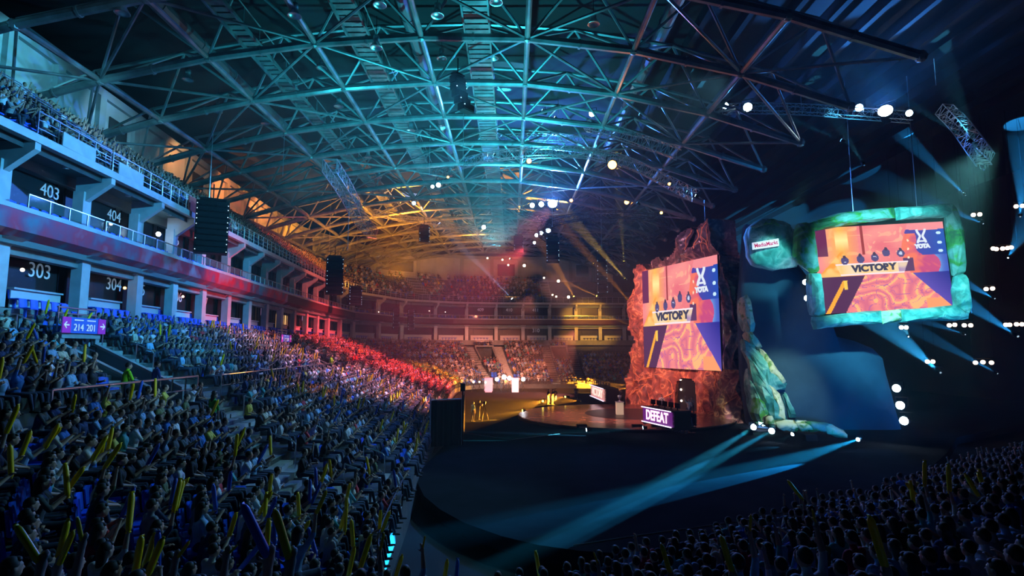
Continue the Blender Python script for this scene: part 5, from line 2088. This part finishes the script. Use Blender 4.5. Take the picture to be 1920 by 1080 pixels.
def cap_mesh(m_, a, ra, b, rb, seg, zone, rounded=True):
    """tapered capsule"""
    d = (b - a)
    L_ = d.length
    q = d.to_track_quat('Z', 'Y') if L_ > 1e-5 else V3(0, 0, 1).to_track_quat('Z', 'Y')
    prof = []
    if rounded:
        for k in range(3):
            t = -PI / 2 + k * PI / 6
            prof.append((ra * math.cos(t), ra * math.sin(t)))
    prof.append((ra, 0))
    prof.append((rb, L_))
    if rounded:
        for k in range(1, 4):
            t = k * PI / 6
            prof.append((rb * math.cos(t), L_ + rb * math.sin(t)))
    else:
        prof = [(ra * .5, -ra * .7)] + prof + [(rb * .5, L_ + rb * .7)]
    o = len(m_.v)
    n = seg
    vs = []
    for r, z in prof:
        r = max(r, 1e-4)
        for i in range(n):
            t = 2 * PI * i / n
            vs.append(a + q @ Vector((r * math.cos(t), r * math.sin(t), z)))
    fs = []
    for k in range(len(prof) - 1):
        for i in range(n):
            j = (i + 1) % n
            fs.append((k * n + i, k * n + j, (k + 1) * n + j, (k + 1) * n + i))
    fs.append(tuple(range(n))[::-1])
    fs.append(tuple(range((len(prof) - 1) * n, len(prof) * n)))
    m_.add(vs, fs, ZC[zone])


def person_high(name, pose, stand=False, lean=0.0, voxel=.013):
    S, hands, head = body_spec(pose, stand, lean)
    m_ = MB()
    segs = []
    for s_ in S:
        if s_[0] == 'head':
            continue
        cap_mesh(m_, s_[0], s_[1], s_[2], s_[3], 12, s_[4])
        segs.append((s_[0], s_[2], (s_[1] + s_[3]) / 2, ZC[s_[4]]))
    h = head
    m_.ball(h, 1, 18, 0, (.078, .098, .118))
    segs.append((h + V3(0, 0, -.03), h + V3(0, 0, .05), .09, 0))
    m_.ball(h + V3(0, .035, -.055), 1, 14, 0, (.055, .058, .06))         # jaw
    m_.bar(h + V3(0, .088, .012), h + V3(0, .112, -.028), .012, 6, .019)  # nose
    m_.ball(h + V3(0, .086, -.058), 1, 10, 0, (.028, .014, .010))        # lips
    m_.ball(h + V3(0, .085, .030), 1, 10, 0, (.055, .016, .012))         # brow
    for sx in (-1, 1):
        m_.ball(h + V3(sx * .080, -.005, -.005), 1, 10, 0, (.014, .024, .034))
    for ha, d, sx in hands:
        side = d.cross(V3(0, 0, 1))
        side = side.normalized() if side.length > .2 else V3(1, 0, 0)
        nrm = side.cross(d).normalized()
        palm = ha + d * .055
        cap_mesh(m_, ha, .028, palm, .034, 10, 'skin')
        segs.append((ha, palm + d * .09, .04, 0))
        for k in range(4):
            b0 = palm + side * (.026 * (k - 1.5) / 1.5) + d * .015
            ln_ = (.066, .076, .07, .055)[k]
            mid = b0 + d * ln_ * .6 + nrm * .004
            tip = mid + (d * .55 - nrm * .7).normalized() * ln_ * .55
            cap_mesh(m_, b0, .0115, mid, .0105, 6, 'skin')
            cap_mesh(m_, mid, .0105, tip, .009, 6, 'skin')
        tb = ha + d * .03 - side * sx * .03
        cap_mesh(m_, tb, .013, tb + (d * .6 - side * sx * .8).normalized() * .06, .010, 6, 'skin')
    me = bpy.data.meshes.new(name)
    me.from_pydata([tuple(v) for v in m_.v], [], m_.f)
    tmp = bpy.data.objects.new('tmp', me)
    C.objects.link(tmp)
    md = tmp.modifiers.new('r', 'REMESH')
    md.mode = 'VOXEL'
    md.voxel_size = voxel
    sm = tmp.modifiers.new('s', 'SMOOTH')
    sm.iterations = 2
    sm.factor = .5
    bpy.context.view_layer.update()
    out = bpy.data.meshes.new_from_object(tmp.evaluated_get(bpy.context.evaluated_depsgraph_get()))
    bpy.data.objects.remove(tmp, do_unlink=True)
    out.name = name
    out.materials.clear()
    for k in ('skin', 'shirt', 'trouser', 'shoe'):
        out.materials.append(M[k])
    npoly = len(out.polygons)
    cen = np.empty(npoly * 3)
    out.polygons.foreach_get('center', cen)
    cen = cen.reshape(-1, 3)
    best = np.full(npoly, 1e9)
    idx = np.zeros(npoly, int)
    for a, b, r, z in segs:
        a, b = np.array(a), np.array(b)
        ab = b - a
        t = np.clip(((cen - a) @ ab) / max(1e-9, ab @ ab), 0, 1)
        d = np.linalg.norm(cen - (a + t[:, None] * ab), axis=1) - r
        w_ = d < best
        best[w_] = d[w_]
        idx[w_] = z
    out.polygons.foreach_set('material_index', idx.astype(np.int32))
    out.polygons.foreach_set('use_smooth', np.ones(npoly, bool))
    out.update()
    hm = MB()
    hm.ball(h + V3(0, -.020, .030), 1, 16, 0, (.086, .098, .104))
    hm.ball(h + V3(0, .045, .085), 1, 12, 0, (.062, .042, .034))
    hair = []
    for lng in (0, 1):
        if lng:
            cap_mesh(hm, h + V3(0, -.05, 0), .085, h + V3(0, -.075, -.20), .06, 12, 'hair')
        hme = bpy.data.meshes.new('hair')
        hme.from_pydata([tuple(v) for v in hm.v], [], hm.f)
        hme.materials.append(M['hair'])
        hme.polygons.foreach_set('use_smooth', [True] * len(hme.polygons))
        hair.append(hme)
    return out, hair, hands


POSES = ['lap', 'clap', 'raise', 'one_up', 'sticks', 'phone', 'crossed']
HIGH = {}
for p_ in POSES:
    HIGH[(p_, 0)] = person_high('seated_body', p_, False, {'lap': .03, 'clap': .08, 'phone': .0, 'crossed': -.04}.get(p_, .04))
for p_ in ('lap', 'clap', 'crossed', 'one_up'):
    HIGH[(p_, 1)] = person_high('standing_body', p_, True, 0.0)

SHIRTS = [('black', (.02, .02, .025), 24), ('navy', (.02, .04, .12), 14), ('dark grey', (.08, .09, .10), 12), ('white', (.72, .74, .78), 11), ('light blue', (.25, .45, .68), 8), ('grey', (.28, .30, .32), 9),
          ('blue', (.03, .16, .50), 6), ('teal', (.08, .36, .38), 5), ('red', (.50, .03, .04), 3), ('olive', (.14, .16, .07), 3), ('checked blue', (.14, .22, .32), 4), ('cream', (.62, .56, .44), 4), ('yellow', (.7, .55, .08), 1)]
SW = [s[2] for s in SHIRTS]
POSE_TXT = {'lap': 'hands in lap', 'clap': 'clapping', 'raise': 'both arms up', 'one_up': 'one arm up', 'sticks': 'beating clappers', 'phone': 'phone raised', 'crossed': 'arms crossed'}


def add_person(loc, rz, pose, stand, shirt, label, group=None, scale=1.0, longhair=None, name='person'):
    me, hair, hands = HIGH[(pose, 1 if stand else 0)]
    o = bpy.data.objects.new(name, me)
    C.objects.link(o)
    o.location = loc
    o.rotation_euler = (0, 0, rz)
    o.scale = (scale,) * 3
    o.color = (*shirt, 1)
    h = bpy.data.objects.new('hair', hair[1 if (longhair if longhair is not None else random.random() < .3) else 0])
    C.objects.link(h)
    h.parent = o
    tag(o, label, 'person', group)
    return o, hands


def stick_mesh():
    m_ = MB()
    prof = [(.006, 0), (.030, .02), (.043, .06), (.046, .12), (.046, .48), (.043, .54), (.030, .58), (.006, .60)]
    m_.lathe(prof, (0, 0, 0), n=10)
    for z in (0, .6):
        m_.box((0, 0, z), (.075, .008, .03))
    me = bpy.data.meshes.new('inflatable_clapper')
    me.from_pydata(m_.v, [], m_.f)
    me.polygons.foreach_set('use_smooth', [True] * len(me.polygons))
    return me


STICK = {}
for c_ in ('yellow', 'bluestick'):
    me = stick_mesh()
    me.materials.append(M[c_])
    STICK[c_] = me


def add_stick(base, direction, color, label, scale=1.0):
    o = bpy.data.objects.new('inflatable_clapper', STICK[color])
    C.objects.link(o)
    o.location = base
    o.rotation_euler = Vector(direction).to_track_quat('Z', 'Y').to_euler()
    o.scale = (scale,) * 3
    tag(o, label, 'inflatable clapper', 'yellow inflatable clappers' if color == 'yellow' else 'blue inflatable clappers')
    return o


def seat_mesh():
    m_ = MB()
    # shell seat with a curved back on a bracket
    n = 6
    for k in range(n):
        a0, a1 = -PI / 2 + PI * k / n, -PI / 2 + PI * (k + 1) / n
        x0, x1 = .22 * math.sin(a0), .22 * math.sin(a1)
        y0, y1 = -.24 - .05 * math.cos(a0), -.24 - .05 * math.cos(a1)
        m_.prism([(x0, y0, .44), (x1, y1, .44), (x1, y1 - .05, .84 - .04 * abs(x1) / .22), (x0, y0 - .05, .84 - .04 * abs(x0) / .22)], (0, -.025, 0))
    m_.box((0, -.04, .43), (.44, .40, .045))
    m_.box((0, .17, .405), (.42, .05, .06))
    m_.box((0, -.16, .2), (.06, .10, .42))
    return m_


SEAT_MB = seat_mesh()
SEAT_ME = bpy.data.meshes.new('stadium_seat')
SEAT_ME.from_pydata([tuple(v) for v in SEAT_MB.v], [], SEAT_MB.f)
SEAT_ME.materials.append(M['seat'])


def visible(p, m_=60):
    pr = project(p)
    return pr is not None and -m_ < pr[0] < 1920 + m_ and -m_ < pr[1] < 1080 + m_


slots = []
STEP = .54
for k in range(NROW):
    if k == WALK:
        continue
    # arc length along this row
    pts = [row_pt(k, t, .5) for t in ts_all]
    d = [0]
    for a, b in zip(pts[:-1], pts[1:]):
        d.append(d[-1] + math.hypot(b[0] - a[0], b[1] - a[1]))
    n_ = int(d[-1] / STEP)
    for j in range(n_):
        t = float(np.interp((j + .5) * STEP, d, ts_all))
        if any(a - .15 < t < b + .15 for a, b in AISLE_T) or in_vom(k, t, .3):
            continue
        x_, y_, z_ = row_pt(k, t, .42)
        if k in SKEW_T and math.hypot(x_ - SKEW_T[k][0], y_ - SKEW_T[k][1]) < 1.05:
            continue
        if x_ > 22 and y_ > 60:
            continue
        if x_ > 10 and y_ > 60 and k > 11:
            continue
        if math.hypot(x_, y_) < 2.3 or not visible((x_, y_, z_ + 1)):
            continue
        bx, by, fx, fy, zt = pairs_at(t)
        ang = math.atan2(by - fy, bx - fx)
        slots.append(dict(p=(x_, y_, z_), ang=ang, k=k, t=t, where='lower', d=project((x_, y_, z_ + 1))[2], j=j))
for k in range(UROW):
    n_ = int((T_END - T0) / STEP)
    for j in range(n_):
        t = T0 + (j + .5) * STEP
        if any(u - .1 < t < u + (3.2 if iu == 0 else 1.7) for iu, u in enumerate(UA)):
            continue
        p = up_pt(k, t, .4)
        if p.x > 6 or not visible(p + V3(0, 0, 1)):
            continue
        nx, ny = outward(t)
        slots.append(dict(p=tuple(p), ang=math.atan2(-ny, -nx), k=k, t=t, where='upper', d=project(p + V3(0, 0, 1))[2], j=j))
for s_ in slots:
    occ = .90 if s_['where'] == 'lower' else .93
    if s_['where'] == 'lower' and s_['p'][1] > 80:
        occ = .85
    s_['occ'] = random.random() < occ
    # heads turn toward the round stage
    to = math.atan2(disc_c.y - s_['p'][1], disc_c.x - s_['p'][0])
    da = (to - s_['ang'] + PI) % (2 * PI) - PI
    s_['rz'] = s_['ang'] + da * .35 + random.uniform(-.2, .2) - PI / 2
people = sorted([s_ for s_ in slots if s_['occ']], key=lambda s: s['d'])
NEAR = people[:300]
FARP = people[300:]
near_sticks = []
LAND = ['below the numbered suites', 'beside the nearest stairwell', 'above the black drape', 'in the corner of the stand', 'at the dark near side']


def landmark(s):
    x_, y_, _ = s['p']
    if s['where'] == 'upper':
        return 'on the upper deck'
    if x_ > 1.5:
        return 'on the dark side'
    if y_ < 11:
        return 'in the stand corner'
    if s['k'] > WALK:
        return 'above the walkway'
    if y_ > 19:
        return 'toward the drape'
    return 'below the walkway'


for i, s in enumerate(NEAR):
    sh = random.choices(SHIRTS, SW)[0]
    r = random.random()
    pose = 'sticks' if r < .17 else 'clap' if r < .36 else 'lap' if r < .66 else 'phone' if r < .72 else 'crossed' if r < .92 else 'one_up' if r < .97 else 'raise'
    p = Vector(s['p'])
    # nobody holds up anything right before the lens
    if (p.length < 9 and p.x > .5 and pose in ('raise', 'one_up', 'phone')) or (p.length < 6 and pose != 'crossed') or (-2.5 < p.x < 6 and random.random() < .8):
        pose = 'lap'
    lh = random.random() < .3
    base = 'person, %s top, %s, row %s %s' % (sh[0], POSE_TXT[pose], ordw(s['k'] + 1), landmark(s))
    lab = uniq(base, [('seat ' if a else '') + b for a, b in ((0, 'with long hair'), (0, 'with short hair'))] + ['seat ' + ordw((s['j'] + q) % 99 + 1) for q in range(99)]) if base in USED else uniq(base, [''])
    o, hands = add_person(p, s['rz'], pose, False, sh[1], lab, 'spectators in the near stand', random.uniform(.94, 1.05), lh)
    if pose in ('sticks', 'one_up', 'raise', 'clap') or random.random() < .05:
        if pose in ('lap', 'crossed', 'phone'):
            use = hands[:1]
        else:
            use = hands if pose == 'sticks' and random.random() < .5 else hands[:1] if pose != 'one_up' else hands[1:]
        if pose == 'clap' and random.random() < .7:
            use = []
        R_ = Matrix.Rotation(s['rz'], 3, 'Z')
        if p.x > 1.5 and random.random() < .65:
            use = []
        for ha, d, sx in use:
            hw = p + R_ @ (ha * o.scale.x)
            dr = R_ @ Vector((random.uniform(-.5, .5) - sx * .2, random.uniform(-.1, .6), 1)).normalized()
            col = 'yellow' if random.random() < .82 else 'bluestick'
            cn = 'yellow' if col == 'yellow' else 'blue'
            lb = '%s inflatable clapper of the %s-topped person, row %s %s' % (cn, sh[0].split()[-1], ordw(s['k'] + 1), landmark(s))
            hw = hw + (R_ @ d) * .05
            add_stick(hw - dr * .06, dr, col, uniq(lb, ['again', 'seat ' + ordw(s['j'] % 99 + 1), 'tilted', 'its twin']))
            near_sticks.append(1)
# clappers farther along the stand
cand = [s for s in FARP if s['where'] == 'lower' and s['d'] < 48 and s['p'][0] < 0]
random.shuffle(cand)
for i, s in enumerate(cand[:120]):
    R_ = Matrix.Rotation(s['rz'], 3, 'Z')
    base = Vector(s['p']) + R_ @ V3(random.choice((-.16, .16)), .36, 1.0)
    dr = R_ @ Vector((random.uniform(-.6, .6), random.uniform(-.2, .5), 1)).normalized()
    col = 'yellow' if random.random() < .8 else 'bluestick'
    s['pose'] = 4
    add_stick(base, dr, col, uniq('waving %s inflatable clapper, row %s %s' % ('yellow' if col == 'yellow' else 'blue', ordw(s['k'] + 1), landmark(s)), ['seat ' + ordw(s['j'] % 99 + 1), 'seat ' + ordw((s['j'] + 7) % 99 + 1), 'by the stairs', 'near its twin', 'tilted']))


# the rest of the crowd: one object
def low_variant(pose, detail):
    S, hands, head = body_spec(pose, False, .04)
    m_ = MB()
    for s_ in S:
        if s_[0] == 'head':
            continue
        if detail == 0 and (s_[4] == 'shoe'):
            continue
        cap_mesh(m_, s_[0], s_[1], s_[2], s_[3], 6 if s_[1] > .1 else 5 if detail else 4, s_[4], False)
    m_.ball(head, 1, 8 if detail else 6, 0, (.078, .098, .118))
    m_.ball(head + V3(0, -.022, .028), 1, 8 if detail else 6, 4, (.084, .096, .104))
    for ha, d, sx in hands:
        m_.ball(ha + d * .05, .05, 4, 0)
    v = np.array([tuple(x) for x in m_.v], np.float32)
    return v, m_.f, np.array(m_.m)


LOWV = {(i, dt): low_variant(p_, dt) for i, p_ in enumerate(POSES) for dt in (0, 1)}


def build_stuff(name, items, material, attr=None):
    """items: (verts, faces, facecolors or None)"""
    vt, lp, ls, lt, cl = [], [], [], [], []
    vo, lo = 0, 0
    cache = {}
    for v, f, key, fc in items:
        if key not in cache:
            cache[key] = (np.array([i for q in f for i in q], np.int32), np.array([len(q) for q in f], np.int32))
        idx, cnt = cache[key]
        vt.append(v)
        lp.append(idx + vo)
        ls.append(np.concatenate([[0], np.cumsum(cnt)[:-1]]).astype(np.int32) + lo)
        lt.append(cnt)
        if fc is not None:
            cl.append(fc)
        vo += len(v)
        lo += len(idx)
    V_ = np.concatenate(vt).astype(np.float32)
    Lp = np.concatenate(lp)
    Ls = np.concatenate(ls)
    Lt = np.concatenate(lt)
    me = bpy.data.meshes.new(name)
    me.vertices.add(len(V_))
    me.vertices.foreach_set('co', V_.ravel())
    me.loops.add(len(Lp))
    me.loops.foreach_set('vertex_index', Lp)
    me.polygons.add(len(Ls))
    me.polygons.foreach_set('loop_start', Ls)
    try:
        me.polygons.foreach_set('loop_total', Lt)
    except Exception:
        pass
    me.update(calc_edges=True)
    if cl:
        at = me.attributes.new(attr, 'FLOAT_COLOR', 'FACE')
        at.data.foreach_set('color', np.concatenate(cl).astype(np.float32).ravel())
    me.materials.append(material)
    me.validate()
    o = bpy.data.objects.new(name, me)
    C.objects.link(o)
    return o


items = []
skin_c = np.array((.48, .29, .21, 1))
ZCOL = {0: skin_c, 2: np.array((.03, .045, .08, 1)), 3: np.array((.03, .03, .03, 1)), 4: np.array((.02, .015, .012, 1))}
for s in FARP:
    pi_ = s.get('pose', random.choices(range(7), (30, 18, 9, 8, 14, 5, 16))[0])
    dt = 1 if s['d'] < 32 else 0
    v, f, z = LOWV[(pi_, dt)]
    sh = random.choices(SHIRTS, SW)[0][1]
    ca, sa = math.cos(s['rz']), math.sin(s['rz'])
    R_ = np.array([[ca, -sa, 0], [sa, ca, 0], [0, 0, 1]])
    sc = random.uniform(.93, 1.06)
    w_ = (v * sc) @ R_.T + np.array(s['p'])
    pal = np.stack([skin_c * random.uniform(.7, 1.15), np.array((*sh, 1)), ZCOL[2], ZCOL[3], ZCOL[4]])
    items.append((w_, f, (pi_, dt), pal[z]))
o = build_stuff('crowd', items, M['crowd'], 'tint')
tag(o, 'packed crowd filling the far lower stand and the whole upper deck', 'crowd', kind='stuff')

# seats: the empty ones and those of the suites
sv = np.array([tuple(x) for x in SEAT_MB.v], np.float32)
sl = []
for s in slots:
    if not s['occ'] or (s['d'] < 14 and s['p'][0] < 3):
        sl.append((Vector(s['p']), s['ang'] - PI / 2, s['d'], 'row %s %s' % (ordw(s['k'] + 1), landmark(s)) if s['where'] == 'lower' else 'upper', s['j'], s['occ'], s['where']))
for q, a, wh in seat_spots:
    pr = project(q + V3(0, 0, .5))
    if pr and -20 < pr[0] < 1300:
        sl.append((q, a - PI / 2, pr[2] * .75, 'the suites' if wh == 'suite' else 'the glass balcony', 0, False, wh))
sl.sort(key=lambda s: s[2])
cnt_by = {}
for q, rz, d, wh, j, occ, kind_ in sl[:300]:
    o = bpy.data.objects.new('stadium_seat', SEAT_ME)
    C.objects.link(o)
    o.location = q
    o.rotation_euler = (0, 0, rz)
    c_ = cnt_by[wh] = cnt_by.get(wh, 0) + 1
    if kind_ == 'lower':
        lb = '%s blue plastic seat, %s, %s one away' % ('occupied' if occ else 'empty', wh, ordw(c_))
    elif kind_ == 'suite':
        lb = 'blue seat before the white counter of a lower suite, %s along' % ordw(c_)
    elif kind_ == 'balcony':
        lb = 'blue seat behind the glass railing of an upper suite, %s along' % ordw(c_)
    else:
        lb = 'blue seat on the upper deck, %s from the camera' % ordw(c_)
    tag(o, uniq(lb, ['again']), 'seat', {'lower': 'seats of the lower stand', 'suite': 'seats of the lower suites', 'balcony': 'seats of the upper suites', 'upper': 'seats of the upper deck'}[kind_])
items = []
for q, rz, d, wh, j, occ, kind_ in sl[300:]:
    ca, sa = math.cos(rz), math.sin(rz)
    R_ = np.array([[ca, -sa, 0], [sa, ca, 0], [0, 0, 1]])
    items.append((sv @ R_.T + np.array(q), SEAT_MB.f, 's', None))
if items:
    o = build_stuff('seats', items, M['seat_attr'])
    tag(o, 'rest of the blue plastic seats far along the stands and suites', 'seats', kind='stuff')

# named figures
def face(p, q):
    return math.atan2(q[1] - p[1], q[0] - p[0]) - PI / 2


def on_row(px, py, k, fr=.4):
    """the spot of row k seen at pixel column px"""
    best = min(np.arange(float(TT[10]), T_LEFT_END, .1), key=lambda t: abs((project(Vector(row_pt(k, t, fr)) + V3(0, 0, 1)) or (9e9,))[0] - px))
    return Vector(row_pt(k, best, fr))


p = on_row(235, 690, WALK, .5)
o, _ = add_person(p, face(p, (10, 50)), 'crossed', True, (.35, .85, .02), 'person in a bright yellow-green high-visibility jacket standing before the nearest stairwell', longhair=False)
p = on_row(290, 690, WALK, .5)
add_person(p, face(p, (10, 50)), 'lap', True, (.03, .08, .35), 'person in a dark blue suit standing on the walkway next to the stair', longhair=False)
p = on_row(397, 770, 7, .5)
add_person(p, face(p, (10, 50)), 'lap', True, (.02, .40, .04), 'person in a green cloak standing on the stairs', longhair=True)
p = on_row(620, 730, WALK, .5)
add_person(p, face(p, (10, 50)), 'crossed', True, (.35, .85, .02), 'person in a high-visibility jacket farther along the walkway', longhair=False)
FIG = [(886, 791, 'lap', (.15, .45, .5), 'person in a light teal top standing at the floor edge beside the tripod camera', 0), (897, 787, 'clap', (.03, .03, .03), 'camera operator in black beside the teal-topped person', 0),
       (1028, 759, 'lap', (.02, .02, .02), 'person in black standing at the amber edge of the round stage, first of three', 0), (1036, 759, 'clap', (.03, .02, .02), 'person in black with a camera at the edge of the round stage', 0),
       (1041, 757, 'crossed', (.05, .04, .04), 'person in dark clothes just behind the camera holder at the round stage', 0), (1080, 750, 'lap', (.02, .02, .02), 'lone person in black standing in the amber light before the far desk', 0),
       (1241, 775, 'clap', (.75, .72, .75), 'person in a white top standing behind the near player desk', .3), (1257, 777, 'lap', (.35, .05, .08), 'person in a dark red top standing behind the near player desk', .3),
       (1292, 786, 'one_up', (.65, .60, .50), 'person in a pale top raising a hand at the end of the near desk', .3), (1298, 781, 'clap', (.25, .22, .2), 'person in grey clapping at the end of the near desk', .3),
       (1163, 757, 'lap', (.03, .03, .03), 'tall person in black standing behind the trophy pedestal', .3),
       (948, 730, 'lap', (.9, .5, .2), 'person in orange at the far interview corner', 0), (962, 731, 'clap', (.05, .08, .5), 'person in blue at the far interview corner', 0), (978, 729, 'lap', (.05, .05, .05), 'person in black under the last interview light', 0),
       (940, 731, 'crossed', (.03, .03, .03), 'person in black before the bright interview lights', 0), (905, 716, 'crossed', (.1, .05, .05), 'person in dark red by the pink banner stand', 0)]
for x_, y_, ps, c_, lb, z_ in FIG:
    p = G(x_, y_, z_)
    q = (0, 0) if x_ > 1180 else (12, 60)
    add_person(p, face(p, q), ps, True, c_, lb, longhair=False)
for di, (a, b, nrm, back, zt) in enumerate((D1, D2)):
    for k in range(5):
        p = a.lerp(b, (k + .5) / 5) - nrm * (back * 1.0 + .25)
        p.z = .3
        add_person(p, math.atan2(nrm.y, nrm.x) - PI / 2, 'clap', False, (.55, .55, .6) if di else (.06, .05, .12), 'seated player in a %s top at the %s desk, %s along' % (['dark', 'grey'][di], ['near pink-lettered', 'far orange-lit'][di], ordw(k + 1)), 'players at the desks', 1.12)
        m_ = MB()
        m_.box((0, -.24, .95), (.5, .08, .85))
        m_.box((0, 0, .42), (.5, .5, .1))
        m_.bar((0, 0, 0), (0, 0, .42), .05)
        m_.lathe([(.3, 0), (.3, .05), (0, .07)], (0, 0, 0), n=10)
        o = m_.build('gaming_chair', M['blackmetal'])
        o.location = p
        o.rotation_euler = (0, 0, math.atan2(nrm.y, nrm.x) - PI / 2)
        tag(o, 'high-backed black chair at the %s desk, %s along' % (['near pink-lettered', 'far orange-lit'][di], ordw(k + 1)), 'chair', 'desk chairs')
# tripod camera
p = G(897, 790, 0) + V3(.5, .3, 0)
e = empty('tripod_camera', p)
m_ = MB()
m_.box((0, 0, 1.55), (.22, .5, .26))
m_.bar((0, .25, 1.55), (0, .42, 1.55), .07, 8)
m_.build('camera_body', M['blackmetal'], e)
m_ = MB()
for q in range(3):
    m_.bar((0, 0, 1.4), (.4 * math.cos(q * 2.1), .4 * math.sin(q * 2.1), 0), .025)
m_.build('tripod', M['blackmetal'], e)
tag(e, 'video camera on a tripod at the amber edge of the arena floor', 'camera')

# big clappers close to the camera, each in the raised hand of a neighbour
for k_, (x0, y0, x1, y1, Y, col) in enumerate(((30, 985, 78, 1060, 3.9, 'yellow'), (138, 995, 108, 1065, 4.4, 'yellow'), (145, 970, 155, 1020, 5.2, 'yellow'), (515, 955, 545, 1055, 3.6, 'yellow'), (455, 945, 505, 1050, 3.9, 'bluestick'),
                                               (355, 1015, 330, 1050, 5.6, 'yellow'), (445, 1022, 425, 1042, 5.6, 'yellow'), (1352, 1005, 1375, 1080, 4.0, 'yellow'), (1630, 968, 1662, 1070, 3.6, 'yellow'), (1408, 965, 1406, 1000, 7.5, 'yellow'),
                                               (1240, 1020, 1258, 1080, 5.0, 'yellow'), (1523, 955, 1530, 985, 7.0, 'yellow'), (720, 1000, 712, 1035, 9.0, 'yellow'), (797, 1005, 792, 1030, 9.5, 'yellow'), (612, 920, 592, 965, 10, 'yellow'), (1113, 1035, 1122, 1060, 9.0, 'yellow'))):
    tip, bs = P(x0, y0, Y), P(x1, y1, Y)
    L_ = (tip - bs).length
    add_stick(bs, tip - bs, col, uniq('%s inflatable clapper held up close to the camera, %s of the large ones' % ('yellow' if col == 'yellow' else 'blue', ordw(k_ + 1)), ['']), L_ / .6)
    # the holder, hand under the clapper
    me, hair, hands = HIGH[('one_up', 0)]
    ha = hands[1][0] + hands[1][1] * .05
    rz = -.5 if x0 < 700 else .2
    R_ = Matrix.Rotation(rz, 3, 'Z')
    p = bs - R_ @ ha
    sh = random.choices(SHIRTS[:7], SW[:7])[0]
    add_person(p, rz, 'one_up', False, sh[1], uniq('person in %s top reaching up with the %s of the large clappers' % (sh[0], ordw(k_ + 1)), ['']), 'clapper holders near the camera', 1.0)

# ------------------------------------------------------------------ haze
hm = bpy.data.materials.new('stage_haze')
hm.use_nodes = True
nt = hm.node_tree
nt.nodes.remove(nt.nodes['Principled BSDF'])
vs_ = nt.nodes.new('ShaderNodeVolumeScatter')
vs_.inputs['Color'].default_value = (1, 1, 1, 1)
vs_.inputs['Density'].default_value = 0.0016
vs_.inputs['Anisotropy'].default_value = 0.0
nt.links.new(vs_.outputs[0], nt.nodes['Material Output'].inputs['Volume'])
mb = MB()
mb.box((20, 62, 13.4), (76, 92, 26.6))
o = mb.build('haze', hm)
tag(o, 'thin stage haze hanging over the arena floor', 'haze', kind='stuff')
